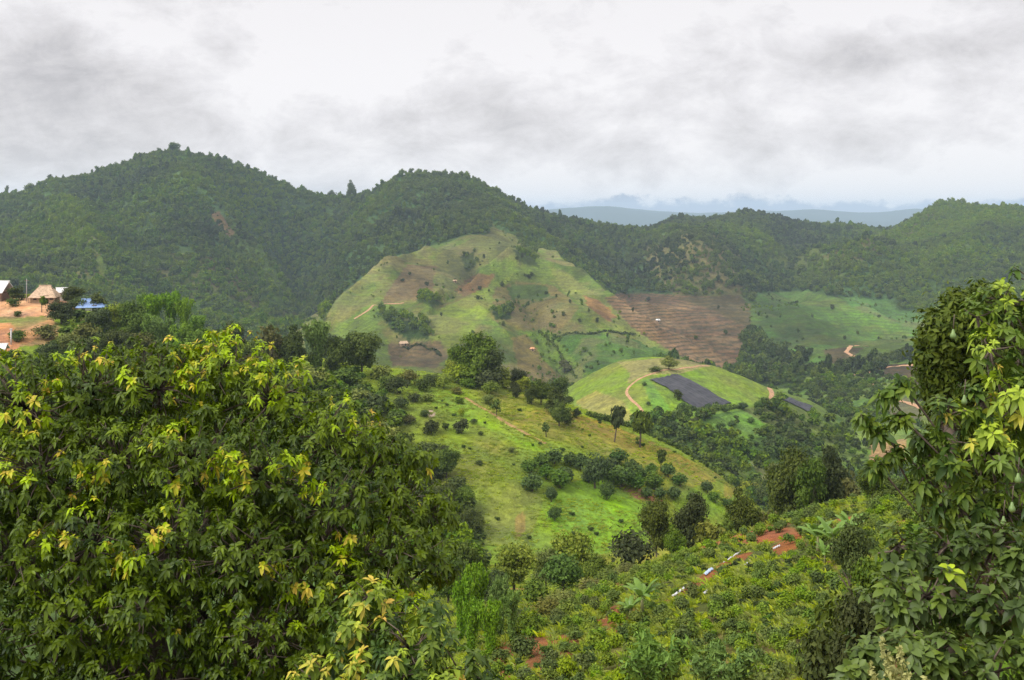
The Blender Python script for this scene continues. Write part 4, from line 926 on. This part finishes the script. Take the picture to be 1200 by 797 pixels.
# knoll trees
T(784,433,17,22,'light','rounded bush tree on the very top of the knoll','knoll_tree',ymin=395,ymax=482)
T(767,435,7,16,'shrub_dark','low brown green shrub left of the knoll top tree','knoll_bush','bush',ymin=395,ymax=482)
T(794,469,14,11,'dark_small','single dark tree standing in the black sheeting','knoll_tree',ymin=395,ymax=482)
T(814,504,16,13,'dark_small','dark tree at the foot of the knoll below the sheeting','knoll_tree',ymin=360,ymax=482)
T(912,491,12,11,'dark_small','small dark tree right of the lower knoll field','knoll_tree',ymin=360,ymax=520)
T(870,522,12,12,'dark_small','small dark bush tree on the lower right field of the knoll','knoll_tree',ymin=300,ymax=520)
T(957,470,20,9,'tall_small','slender dark tree at the right end of the grey sheeting','knoll_tree',ymin=400,ymax=640)
for x, y, w_ in [(800,478,8),(830,480,8),(850,483,9),(870,480,10),(889,479,10),(788,503,7),(755,452,5),(760,475,5),(844,503,10),(858,500,9),(880,496,8),(897,505,9),(926,503,11),(936,515,12),(905,525,11),(925,530,12),(888,535,11)]:
    T(x, y, w_ * .9, w_ * 1.2, 'round_small', 'small dark tree dotted round the fields of the knoll', 'knoll_tree', 'tree', 'small trees round the knoll', ymin=370, ymax=520)
# thicket between the hayfield and the knoll
gt = random.Random(3)
for i in range(46):
    x = gt.uniform(800, 900); Y = gt.uniform(275, 350); p = ground(x, Y); b = HZ - F_PX * p.z / Y; w_ = gt.uniform(14, 22)
    tree(x, p, w_ * gt.uniform(.8, 1.15), w_, gt.choice(['tall_small', 'round_small', 'tall_small', 'light_small', 'shrub']), 'leafy tree in the dense thicket between the hayfield and the knoll fields', 'thicket_tree', 'tree', 'trees of the thicket behind the hayfield')
# far field trees
FT = [(472,330),(500,335),(540,341),(588,335),(615,324),(619,326),(623,323),(606,305),(660,370),(679,377),(517,371),(562,340),(629,404),(573,342),(652,350),(612,303),(567,303),(533,330),(668,356),(640,345),(690,366),(545,300),(590,382),(480,322),(700,378),(712,396),(735,404),(560,352)]
for x, y in FT:
    T(x, y, gt.uniform(4, 8), gt.uniform(3, 6), 'dark_small', 'tiny dark tree standing alone on the far farmed hill', 'field_tree', 'tree', 'lone trees on the far farmed hill', ymin=690, ymax=1500)
T(662,437,16,18,'olive_small','bare brownish round tree at the foot of the far hill left of the knoll','field_tree','tree',ymin=600,ymax=1000)
for x, y in [(760,352),(842,362),(905,352),(975,362),(952,372),(1030,372),(935,390),(742,366),(815,398),(850,392),(990,398),(1005,392)]:
    T(x, y, gt.uniform(4, 7), gt.uniform(3, 6), 'dark_small', 'tiny dark tree on the far terraced and green fields at right', 'field_tree', 'tree', 'lone trees on the far right fields', ymin=690, ymax=1500)
def crest(px, y0, y1):
    ys = np.arange(y0, y1, 4.); z = sample(ZT, np.full_like(ys, px), ys); k = int(np.argmax(z / ys)); return ground(px, float(ys[k]))
def TC(x, h, w_, kind, label, group=None, y0=1400, y1=1700):
    return tree(x, crest(x, y0, y1), h, w_, kind, label, 'skyline_tree', 'tree', group)
TC(411, 24, 13, 'tall', 'tall twin headed tree sticking up in the saddle between the two peaks')
TC(388, 14, 16, 'tall_small', 'spreading tree in the saddle left of the tall twin headed one')
TC(203, 14, 16, 'tall_small', 'tree on the very summit of the left mountain')
TC(9, 16, 7, 'airy', 'thin pale tree on the skyline at the far left')
TC(34, 14, 14, 'airy', 'airy tree on the left skyline right of the thin pale one')
for x in [58,76,95,118,134,152,168,186,222,238,254,268,284,303,322,338,356,372,440,452,468,482,497,512,527,541,556,571,587,598]:
    TC(x + gt.uniform(-3, 3), gt.uniform(6, 10), gt.uniform(5, 9), gt.choice(['tall_small', 'tall_small', 'round_small', 'airy']), 'small tree breaking the skyline of the left mountain peaks', 'trees on the left skyline')
for x in [640,655,700,722,735,786,798,812,832,838,846,868,879,890,905,912,935,948,968,1010,1056,1075,1088,1101,1112,1125,1142,1151,1163,1176,1190]:
    TC(x + gt.uniform(-3, 3), gt.uniform(5, 9), gt.uniform(4, 8), gt.choice(['tall_small', 'airy', 'tall_small']), 'small tree breaking the skyline of the right hand ridge', 'trees on the right skyline', 1700, 1940)

# ------------------------------------------------------------------ coffee field
STRIPS = [(788,704,802,694),(826,679,836,671),(848,664,870,650),(868,671,881,663),(824,701,832,697),(984,607,1005,598),(905,647,915,642)]
gc = np.random.default_rng(12); cand = []
for Y in np.arange(40, 104, 1.3):
    for x in np.arange(-8, 60, 1.2):
        xx = x + gc.normal() * .28; yy = Y + gc.normal() * .28 + .25 * x * .3
        px_ = CX + F_PX * xx / yy
        if not (560 < px_ < 1085) or yy > np.interp(px_, [560, 700, 760, 850, 920, 1000, 1085], [68, 76, 81, 87, 91, 96, 100]): continue
        if gc.random() < .07: continue
        zz = float(zat(np.float64(xx), np.float64(yy))); py_ = HZ - F_PX * zz / yy
        if py_ > 815: continue
        r_, c_, _, _ = cell(np.float64(px_), np.float64(yy)); q_ = COL[r_, c_]
        if q_[0] > 1.9 * q_[1] and gc.random() < .6: continue
        if any(abs((py_ - sy) * (ex - sx) - (px_ - sx) * (ey - sy)) / math.hypot(ex - sx, ey - sy) < 11 and min(sx, ex) - 9 < px_ < max(sx, ex) + 9 for sx, sy, ex, ey in STRIPS): continue
        cand.append((xx, yy, zz, px_))
cand.sort(key=lambda q: q[1])
BU = [stuff_proto(30 + i, 'coffee') for i in range(5)]
MC = foliage('coffee_bush_leaves', (.042, .095, .008), (.175, .265, .024), hue=.03, val=.4)
BI = []
for q in BU:
    c_ = q.copy(); c_.materials.clear(); c_.materials.append(MC); BI.append(c_)
near, far = cand[:300], cand[300:]
for xx, yy, zz, px_ in near:
    o = bpy.data.objects.new('coffee_bush', BI[gc.integers(0, 5)]); C.objects.link(o); o.location = (xx, yy, zz - .03)
    w_ = gc.uniform(.6, 1.05); o.scale = (w_, w_, w_ * gc.uniform(.8, 1.1)); o.rotation_euler = (0, 0, gc.uniform(0, 6.28))
    tag(o, 'low green coffee bush in the rows on the red earth field', 'bush', 'coffee bushes in the near field')
if far:
    A = np.array(far); n = len(A); w_ = gc.uniform(.65, 1.1, n)
    gn_scatter('coffee_bushes', A[:, :3] - np.array((0, 0, .03)), np.stack([w_, w_, w_ * .95], -1), gc.uniform(0, 6.28, n), gc.integers(0, 5, n), gc.random(n), gc.random(n), BU)
print('coffee', len(near), len(far))

# ------------------------------------------------------------------ grass and weeds
TU = [tuft(40 + i) for i in range(4)] + [stuff_proto(50, 'bush')]
dens = np.where((YG > 118) & (YG < 262), np.clip((fbm(XG / 7, YG / 7, 3, 91) - .30) * 3, .05, 1), 0)
px, x, y, z = scatter_area(rng, 32000, 200, 960, 118, 262, dens); n = len(x); sc = rng.uniform(.35, .9, n); ix = rng.integers(0, 4, n)
hs = sc * rng.uniform(.3, .6, n); wood = rng.random(n) < .012; ix = np.where(wood, 4, ix); hs = np.where(wood, sc * 1.1, hs); sc = np.where(wood, sc * 1.5, sc)
gn_scatter('grass', np.stack([x, y, z - .05], -1), np.stack([sc, sc, hs], -1), rng.uniform(0, 6.28, n), ix, rng.random(n), np.clip(fbm(x / 12, y / 12, 3, 93) + rng.normal(size=n) * .15, 0, 1), TU)
px, x, y, z = scatter_area(rng, 46000, 420, 1700, 24, 112, np.where(YG < 112, np.clip((fbm(XG / 3.5, YG / 3.5, 3, 95) - .36) * 4, 0.04, 1) * np.where(COL[..., 0] > 1.7 * COL[..., 1], .12, 1), 0)); n = len(x); sc = rng.uniform(.3, .75, n); ix = rng.integers(0, 4, n)
wood = rng.random(n) < .10; ix = np.where(wood, 4, ix); hs = np.where(wood, sc * .8, sc * .75)
DR = np.where((YG > 14) & (YG < 125) & (PXG > 1075 + 0 * YG) & (PXG < 1800), np.clip((fbm(XG / 5, YG / 5, 3, 97) - .34) * 4, .05, 1), 0)
qx, xx_, yy_, zz_ = scatter_area(np.random.default_rng(9), 5200, 1075, 1800, 14, 125, DR); m2 = len(xx_); s2 = rng.uniform(.7, 2.0, m2)
gn_scatter('slope_scrub', np.stack([xx_, yy_, zz_ - .1], -1), np.stack([s2, s2, s2 * .85], -1), rng.uniform(0, 6.28, m2), rng.choice([0, 1, 2, 7, 7], m2), rng.random(m2), rng.random(m2), SP)
gn_scatter('weeds', np.stack([x, y, z - .03], -1), np.stack([sc, sc, hs], -1), rng.uniform(0, 6.28, n), ix, rng.random(n), rng.random(n), TU)

# ------------------------------------------------------------------ banana plants and plastic strips in the field
def mat_banana():
    b = NB('banana_leaf'); tcn = b.n('ShaderNodeTexCoord').outputs['Object']; c_ = b.mix(b.noise(2.0, 4, .6, tcn), (.09, .19, .025), (.24, .38, .05))
    tr = b.n('ShaderNodeBsdfTranslucent'); b.l(c_, tr.inputs[0]); mx_ = b.n('ShaderNodeMixShader'); mx_.inputs[0].default_value = .3
    b.l(b.bsdf(c_, .4, .4), mx_.inputs[1]); b.l(tr.outputs[0], mx_.inputs[2]); return b.done(mx_.outputs[0])
BAN = mat_banana(); STEM = simple('banana_stem', (.22, .22, .09), .8, .2, 4, .3)
def banana(pos, h, label, seed, group=None):
    g = np.random.default_rng(seed); t = empty('banana_plant', pos, label, 'plant', group)
    MB().tube([(0, 0, -.1), (.03, .02, h * .3), (.02, .04, h * .52)], [h * .05, h * .04, h * .025], 8).build('stem', STEM, t, True)
    for i in range(9):
        a = i * 2.4 + g.normal() * .2; L_ = h * g.uniform(.5, .68); up = g.uniform(.8, 1.75); V = []; n_ = 14
        d = np.array((math.cos(a), math.sin(a), 0)); s_ = np.array((-math.sin(a), math.cos(a), 0))
        fr = g.uniform(.7, 1, (2, n_ + 1))
        for j in range(n_ + 1):
            q = j / n_; c_ = d * L_ * (q * .85) * math.cos(up * .35) + np.array((0, 0, h * .5 + L_ * (up * q * .9 - q ** 2.2 * (.38 + up * .18))))
            wd = L_ * .16 * math.sin(math.pi * min(1, q * .95 + .05)) ** .6 * (q > .12) + .015
            V += [c_ - s_ * wd * fr[0, j] + np.array((0, 0, -wd * .35)), c_, c_ + s_ * wd * fr[1, j] + np.array((0, 0, -wd * .35))]
        F = [];
        for j in range(n_): F += [(3*j, 3*j+1, 3*j+4, 3*j+3), (3*j+1, 3*j+2, 3*j+5, 3*j+4)]
        mk('leaf', np.array(V), np.array(F), BAN, True, parent=t)
for x, y, Y, hp, lb_ in [(752,724,58,50,'banana plant with arching pale leaves in the left of the coffee field'),(738,730,57,34,'small banana plant at the left foot of the pale one in the coffee'),
                         (958,652,76,48,'banana plant furthest left in the clump at the top of the coffee field'),(975,655,75,50,'tall banana plant in the middle of the field clump'),(996,640,82,42,'banana plant at the right of the field clump'),(966,664,70,30,'short banana plant at the foot of the field clump')]:
    p = hit(x, y, 40, 110); banana(p, .95 * hp * p.y / F_PX, lb_, x)
WP = simple('white_plastic', (.62, .62, .62), .55, .5, 3, .08); BP = simple('pale_blue_plastic', (.42, .52, .68), .55, .5, 3, .08)
def strip(a, b, wd, mat, label):
    A = hit(*a, 40, 110); B = hit(*b, 40, 110); n_ = 10; V = []
    s_ = Vector((-(B - A).y, (B - A).x, 0)).normalized() * wd
    for j in range(n_ + 1):
        p = A.lerp(B, j / n_); p.z = float(zat(np.float64(p.x), np.float64(p.y))) + .12 + .03 * math.sin(j * 2.1)
        for k in (-1, -.3, .4, 1): V.append(tuple(p + s_ * (.5 * k) + Vector((0, 0, .03 * (1 - k * k) - .03 * (k < 0) + .03 * math.sin(j * 1.7 + k * 3))) - A))
    i = np.arange(n_)[:, None] * 4 + np.arange(3)[None]
    o = mk('plastic_sheet', np.array(V), np.stack([i, i + 4, i + 5, i + 1], -1).reshape(-1, 4), mat); o.location = A; md = o.modifiers.new('thickness', 'SOLIDIFY'); md.thickness = .02
    tag(o, label, 'plastic sheet')
strip((788,701), (802,691), .13, WP, 'white plastic strip lowest on the red earth of the coffee field')
strip((826,675), (835,668), .22, BP, 'pale blue plastic strip on the red earth patch')
strip((848,661), (868,648), .06, WP, 'thin white plastic strip highest on the red earth patch')
strip((868,667), (880,660), .12, WP, 'white plastic strip right of the red earth patch')
strip((824,698), (831,694), .12, WP, 'short white plastic scrap below the blue strip')
strip((984,604), (1004,596), .13, WP, 'white plastic strip at the top right corner of the field')
strip((906,645), (914,641), .10, WP, 'small pale plastic scrap in the upper coffee rows')

# ------------------------------------------------------------------ close foliage: rosettes of real leaves
def rosettes(rng, P, A, k, L_, wid, young, orange, droop=.55, spread=(55, 105)):
    """P tips, A axis of each twig; k leaves each, 8 triangles per leaf"""
    n = len(P); N_ = n * k; pi = np.repeat(np.arange(n), k); j = np.tile(np.arange(k), n)
    ax = unit(A)[pi]; u = unit(np.cross(ax, rng.normal(size=(n, 3))[pi])); v = np.cross(ax, u)
    ph = j * 2.399 + rng.normal(size=N_) * .2; th = np.radians(spread[0] + (spread[1] - spread[0]) * (j / k) + rng.normal(size=N_) * 9)
    d = ax * np.cos(th)[:, None] + (u * np.cos(ph)[:, None] + v * np.sin(ph)[:, None]) * np.sin(th)[:, None]
    Lr = L_ * rng.uniform(.65, 1.15, N_) * (rng.uniform(.62, 1.25, n))[pi] * (.75 + .35 * j / k); o = P[pi] - ax * (j / k * L_ * .35)[:, None] + rng.normal(size=(N_, 3)) * L_ * .05
    sd_ = unit(np.cross(d, ax + np.array((0, 0, .3)))); nr = unit(np.cross(sd_, d)); G = np.array((0, 0, -1.))
    dr = (droop * rng.uniform(.5, 1.3, N_) * rng.uniform(.5, 1.6, n)[pi])[:, None]
    def at(t): return o + d * (Lr * t)[:, None] + G * (Lr[:, None] * dr * t * t)
    W = Lr * wid * rng.uniform(.85, 1.15, N_)
    c1, c2, c3 = at(.12), at(.42), at(.74)
    V = np.stack([at(0), c2, c3 , at(1.0), c2 + sd_ * (W * .5)[:, None] + nr * (W * .16)[:, None], c3 + sd_ * (W * .38)[:, None] + nr * (W * .10)[:, None],
                  c2 - sd_ * (W * .5)[:, None] + nr * (W * .16)[:, None], c3 - sd_ * (W * .38)[:, None] + nr * (W * .10)[:, None]], 1)
    f = np.array([(0,1,4),(0,6,1),(1,2,5),(1,5,4),(1,6,7),(1,7,2),(2,3,5),(2,7,3)])
    F = (f[None] + (np.arange(N_) * 8)[:, None, None]).reshape(-1, 3)
    lc = np.zeros((N_, 8, 4)); lc[..., 3] = 1
    lc[..., 0] = (rng.random(n)[pi] * .6 + rng.random(N_) * .4)[:, None] * (.55 + .6 * vnoise(P[:, 0] * 1.6, P[:, 2] * 1.6 + P[:, 1], 77)[pi])[:, None]
    inner_leaf = 1 - j / k
    yv = np.clip(young[pi] * (.35 + .9 * inner_leaf) + rng.normal(size=N_) * .06 * (young[pi] > .05), 0, 1)
    lc[..., 1] = yv[:, None]; lc[..., 2] = (np.clip(orange[pi] * (inner_leaf > .45) * rng.uniform(.3, 1, N_), 0, 1))[:, None]
    return V.reshape(-1, 3), F, lc.reshape(-1, 4)
def close_tree(name, label, lobes, base, leaf, leafL, wid, dens, young_fn, mat, trunk_r, seed, k=12, cat='tree', upb=.5, twigs=.35, limbs=True, droop=.55, inner=.35, up_axis=.5):
    g = np.random.default_rng(seed); base = Vector(base); t = empty(name, base, label, cat)
    Pl, Al, TW = [], [], MB(); Lc = []
    for (cx, cy, r, Y) in lobes:
        s_ = Y / F_PX; c_ = np.array(((cx - CX) * s_, Y, -(cy - HZ) * s_)); rr = r * s_; Lc.append((c_, rr))
    for li, (c_, rr) in enumerate(Lc):
        n_ = max(13, int(dens * 4 * math.pi * rr * rr * .75)); d = unit(g.normal(size=(n_, 3)))
        d = d[(d[:, 1] < .55)]                                       # the far side is thinner: it carries fewer twigs
        q = 1 + .18 * np.sin(d[:, 0] * 4 + li * 2) * np.cos(d[:, 2] * 5 + li) + g.normal(size=len(d)) * .09
        ins = g.random(len(d)) < inner; q = np.where(ins, g.uniform(.35, .85, len(d)), q)
        P = c_ + d * rr * q[:, None] * np.array((1.08, 1, .92)); A = unit(d + np.array((0, 0, up_axis)) + g.normal(size=(len(d), 3)) * .35)
        keep = np.ones(len(d), bool)
        for lj, (c2, r2) in enumerate(Lc):
            if lj != li: keep &= (np.linalg.norm(P - c2, axis=1) > r2 * .72) | (g.random(len(d)) < .25)
        P, A = P[keep], A[keep]; Pl.append(P); Al.append(A)
        for q_ in range(len(P)):
            if g.random() < twigs:
                a_ = c_ * 1.0; md_ = a_ * .5 + P[q_] * .5 + g.normal(size=3) * rr * .08
                TW.tube([a_ - np.array(base), md_ - np.array(base), P[q_] - np.array(base)], [.011, .008, .004], 4)
    P = np.concatenate(Pl); A = np.concatenate(Al); X = CX + F_PX * P[:, 0] / P[:, 1]; Z = HZ - F_PX * P[:, 2] / P[:, 1]
    yo, og = young_fn(g, P, A, X, Z)
    V, F, lc = rosettes(g, P, A, k, leafL, wid, yo, og, droop)
    mk('crown', V - np.array(base), F, mat, True, {'lc': ('FLOAT_COLOR', lc)}, parent=t)
    lm = TW; b0 = Vector((0, 0, -.3)); cz = max(c_[2] for c_, _ in Lc); fork = Vector((np.mean([c_[0] for c_, _ in Lc]) - base.x, np.mean([c_[1] for c_, _ in Lc]) - base.y + .3, 0)) * .35
    fork.z = (cz - base.z) * .24
    tk = MB().tube([b0, fork * .5 + Vector((.05, 0, 0)), fork], [trunk_r * 1.35, trunk_r, trunk_r * .9], 10); tk.build('trunk', DBARK, t, True)
    for c_, rr in Lc:
        e_ = Vector(c_) - base; m1 = fork.lerp(e_, .35) + Vector((g.normal() * .15, g.normal() * .15, .25)); m2 = fork.lerp(e_, .7) + Vector((g.normal() * .1, g.normal() * .1, .2))
        lm.tube([fork, m1, m2, e_], [trunk_r * min(.42, rr * .8), trunk_r * min(.28, rr * .5), trunk_r * min(.16, rr * .3), .012], 6)
    lm.build('limbs', BARK, t, True); return t
DBARK = simple('dark_bark', (.060, .042, .030), .95, .08, 9, .4, .03)
print('objects so far', len(C.objects))
M_AVO = foliage('glossy_leaves', (.014, .036, .004), (.155, .215, .018), (.36, .50, .025), (.78, .47, .12), rough=.42, spec=.22, trans=.22, hue=0, val=0)
M_AVR = foliage('glossy_leaves_light', (.022, .055, .008), (.105, .185, .022), (.40, .52, .020), (.76, .44, .07), rough=.42, spec=.22, trans=.28, hue=0, val=0)
M_GREY = foliage('grey_green_leaves', (.034, .062, .014), (.125, .178, .045), (.38, .48, .04), (.6, .4, .1), rough=.45, spec=.28, trans=.2, hue=0, val=0)
SPOTS = [(265,553,34),(340,545,24),(370,575,16),(110,552,24),(95,590,20),(60,630,26),(15,550,24),(145,655,22),(200,560,14),(320,665,16),(180,630,20),(250,400,26),(215,440,20),(80,418,18),(290,405,18),(395,470,16),(30,490,26),
         (305,470,16),(60,450,16),(150,440,16),(400,640,20),(110,640,20),(350,690,14),(470,700,22),(440,690,20),(520,745,22),(480,745,20),(560,775,14)]
def young_lit_left(g, P, A, X, Z):
    nz = vnoise(P[:, 0] * 2.1, P[:, 2] * 2.1, 5) * .6 + vnoise(P[:, 0] * 5, P[:, 2] * 5, 6) * .4
    top = np.clip((520 - Z) / 120, 0, 1); up = np.clip(A[:, 2], 0, 1)
    p_ = np.clip((nz - .68 + .44 * top) * 4.5, 0, 1) * np.clip(up * 1.4, 0, 1); y_ = np.where(g.random(len(X)) < p_, g.uniform(.35, 1, len(X)), 0)
    for sx, sz, r in SPOTS:
        m_ = ((X - sx) ** 2 + ((Z - sz) * 1.3) ** 2 < r * r) & (A[:, 1] < .3); y_ = np.where(m_ & (g.random(len(X)) < .8), g.uniform(.7, 1, len(X)), y_)
    # leaf colour also lightened toward the crown top, painting in the light there
    y_ = np.maximum(y_, (.12 + .50 * top) * g.random(len(X)) * (nz > .42))
    og = np.where((y_ > .5) & (g.random(len(X)) < .55), g.uniform(.3, .9, len(X)), 0); return y_, og
LOB = [(30,478,70,14.6),(110,462,58,15),(185,455,60,15.2),(262,436,52,15.4),(318,470,56,15.2),(385,512,52,15),(440,540,44,15),(470,585,42,14.8),
       (-40,560,80,14),(50,555,66,13.8),(140,545,62,14),(225,540,62,14),(305,560,60,13.9),(385,600,62,14),(455,650,52,14),
       (20,650,68,13.2),(110,640,62,13.2),(200,640,64,13.2),(290,655,62,13.2),(370,690,56,13.4),(440,720,50,13.6),
       (-20,760,76,12.6),(70,740,60,12.8),(165,715,46,12.7),(240,720,44,13.0),(310,745,58,12.8),(85,830,50,12.5),(380,770,50,13.2),
       (120,800,50,12.6),(190,800,46,12.7),(250,800,46,12.8),(160,500,60,15.4),(300,620,60,14.4),(230,470,50,15.6),(350,830,60,12.9),(-40,860,70,12.5),(60,610,60,14.2),(490,540,22,15),(503,602,34,14.8),(512,655,26,14.2)]
close_tree('broadleaf_tree', 'huge glossy dark green tree with yellow orange shoots filling the lower left', LOB, (-4.6, 14.2, float(zat(np.float64(-4.6), np.float64(14.2)))), None, .102, .45, 78, young_lit_left, M_AVO, .30, 1, k=12)
def young_low(g, P, A, X, Z):
    nz = vnoise(P[:, 0] * 3, P[:, 2] * 3, 15); y_ = np.where((nz > .62) & (A[:, 2] > .2), g.uniform(.3, 1, len(X)), .18 * g.random(len(X))); og = np.where((y_ > .5) & (g.random(len(X)) < .6), g.uniform(.3, .9, len(X)), 0); return y_, og
close_tree('broadleaf_tree', 'smaller lighter tree with orange tipped leaves at the bottom, right of the huge one',
           [(420,745,40,11.6),(480,760,44,11.4),(540,790,40,11.3),(455,800,54,11.2),(380,810,50,11.4),(590,820,34,11.2),(520,840,60,11),(500,722,24,11.7),(430,700,26,11.8)],
           (-1.5, 11.6, float(zat(np.float64(-1.5), np.float64(11.6)))), None, .125, .42, 54, young_low, M_AVR, .16, 2, k=12)
def young_right(g, P, A, X, Z):
    nz = vnoise(P[:, 0] * 3, P[:, 2] * 3, 25); hot = np.clip(1 - np.abs(Z - 490) / 75, 0, 1) * (X > 1090)
    y_ = np.where((nz + .3 * hot > .74) & (A[:, 2] > 0), g.uniform(.45, 1, len(X)), .28 * g.random(len(X))); og = np.where((y_ > .6) & (g.random(len(X)) < .35 * hot + .1), g.uniform(.2, .7, len(X)), 0); return y_, og
close_tree('fruit_tree', 'avocado tree with hanging green fruit and long leaves at the right edge',
           [(1178,356,30,9.6),(1145,372,18,9.5),(1205,400,42,9.4),(1160,410,26,9.2),(1195,470,40,9.0),(1150,470,28,9.0),(1112,488,26,9.0),(1160,530,40,8.9),(1205,560,44,8.8),(1105,540,30,9.0),
            (1060,452,12,9.0),(1040,462,9,9.0),(1012,492,9,8.9),(1030,505,7,8.9),(1056,488,8,8.9),(1046,530,10,8.9),(1080,520,13,9.0),(1028,545,9,8.8),(1085,560,20,9.0),(1120,590,36,9.0),(1180,600,40,9.0),(1215,340,34,9.6),(1220,500,50,9.2),(1230,620,50,9)],
           (5.2, 9.4, float(zat(np.float64(5.2), np.float64(9.4)))), None, .106, .42, 66, young_right, M_AVR, .14, 3, k=11, twigs=.6)
FRUIT = simple('avocado_skin', (.16, .24, .07), .45, .4, 20, .2, .004)
def fruit(px, py, Y, r):
    p = Vector(((px - CX) / F_PX * Y, Y, -(py - HZ) / F_PX * Y)); par = [o for o in C.objects if o.name.startswith('fruit_tree')][0]
    m_ = MB(); pts = []; rad = []
    for j in range(9):
        a = math.pi * j / 8; pts.append(p - par.location + Vector((0, 0, r * 1.25 * math.cos(a) + .02 * (a < .4)))); rad.append(max(.003, r * math.sin(a) * (1.0 - .25 * math.cos(a))))
    m_.tube(pts, rad, 12); f = m_.build('fruit', FRUIT, par, True); MB().tube([pts[0], pts[0] + Vector((.01, 0, .12))], .004, 5).build('stalk', BARK, f, True)
for q in [(1117,393,8.9,.024),(1186,596,8.3,.025),(1193,562,8.4,.024),(1176,612,8.3,.022),(1130,470,8.5,.022)]: fruit(*q)
def young_none(g, P, A, X, Z): y_ = np.where(g.random(len(X)) < .03, .8, .1 * g.random(len(X))); return y_, np.zeros(len(X))
close_tree('grey_leaved_shrub', 'big shrub with broad grey green leaves in the lower right corner',
           [(1052,640,24,7.6),(1110,640,32,7.7),(1165,640,36,7.7),(1215,660,40,7.6),(1040,690,24,7.4),(1085,700,40,7.4),(1150,710,46,7.3),(1210,730,40,7.2),(1030,755,30,7.1),(1090,775,42,7.0),(1160,790,50,7.0),(1000,785,22,7.0),(985,800,16,7.0),(1050,820,40,6.9),(1220,800,40,6.9),(1020,830,30,7)],
           (3.1, 7.6, float(zat(np.float64(3.1), np.float64(7.6)))), None, .112, .50, 88, young_none, M_GREY, .09, 4, k=9, cat='shrub', droop=.35, up_axis=.9)
# dark fine leaved tree behind the fruit tree
g = np.random.default_rng(77); Y = 24.0; s_ = Y / F_PX; b0 = Vector(((1135 - CX) * s_, Y + 1.2, 0)); b0.z = float(zat(np.float64(b0.x), np.float64(b0.y)))
lb = [((cx + 22 - CX) * s_ - b0.x, dy, -(cy - HZ) * s_ - b0.z, r * s_) for cx, cy, r, dy in [(1135,385,32,0),(1112,400,34,-.2),(1150,410,40,.2),(1108,430,30,0),(1150,450,40,0),(1115,455,32,.3),(1170,370,30,.3),(1180,430,44,.6),(1125,480,34,.2),(1160,500,44,.4),(1095,415,16,0),(1130,364,18,.2),(1200,480,50,.8),(1140,545,40,.4),(1185,550,46,.6),(1120,600,36,.4),(1165,610,48,.5),(1150,665,40,.5),(1215,400,36,.8)]]
V, F, lc = leafcloud(g, [((a, b, c_), (r, r, r)) for a, b, c_, r in lb], 36000, .075, elong=2.2, inner=.3, shell=.14)
t = empty('dark_tree', b0, 'tall dark fine leaved tree standing behind the avocado at right', 'tree'); mk('crown', V, F, M_DARK, False, {'lc': ('FLOAT_COLOR', lc)}, parent=t)
m_ = MB().tube([(0, 0, -.4), (.1, 0, lb[8][2] * .6), (.05, 0, lb[8][2])], [.26, .2, .15], 9)
for a, b, c_, r in lb: m_.tube([(.05, 0, lb[8][2] * .8), (a * .6, b * .6, c_ * .75 + lb[8][2] * .22), (a, b, c_)], [.1, .06, .02], 5)
m_.build('trunk', BARK, t, True)
# yellow green flowering weed in front of the grey leaved shrub
g = np.random.default_rng(78); Y = 6.2; s_ = Y / F_PX; b0 = Vector(((1075 - CX) * s_, Y, 0)); b0.z = float(zat(np.float64(b0.x), np.float64(b0.y)))
YW = foliage('yellow_flower', (.24, .25, .05), (.50, .48, .13), hue=0, val=0); st = MB(); Pl = []
for ex, ey in [(1022,738),(1035,760),(1050,772),(1075,785),(1048,752),(1090,800),(1062,800),(1030,790)]:
    e_ = np.array(((ex - CX) * s_, Y - .1 + g.normal() * .08, -(ey - HZ) * s_)) - np.array(b0); m1 = e_ * np.array((.25, .3, .62))
    st.tube([(0, 0, 0), tuple(m1), tuple((m1 + e_) / 2 + np.array((0, 0, .03))), tuple(e_)], [.008, .006, .005, .002], 5)
    for q in range(200):
        tt = g.random() ** .8; c_ = m1 + (e_ - m1) * (.25 + .75 * tt); Pl.append(c_ + g.normal(size=3) * .045 * (1.15 - tt))
P = np.array(Pl); V, F, lc = leafcloud(g, [((0, 0, 0), (1, 1, 1))], len(P), .017, elong=1.8); V = V.reshape(-1, 4, 3); V = V - V.mean(1, keepdims=True) + P[:, None]
t = empty('flowering_weed', b0, 'yellow green feathery flowering weed at the bottom before the grey leaved shrub', 'plant'); mk('flowers', V.reshape(-1, 3), F, YW, False, {'lc': ('FLOAT_COLOR', lc)}, parent=t); st.build('stems', simple('weed_stem', (.30, .30, .10), .7, .2), t, True)
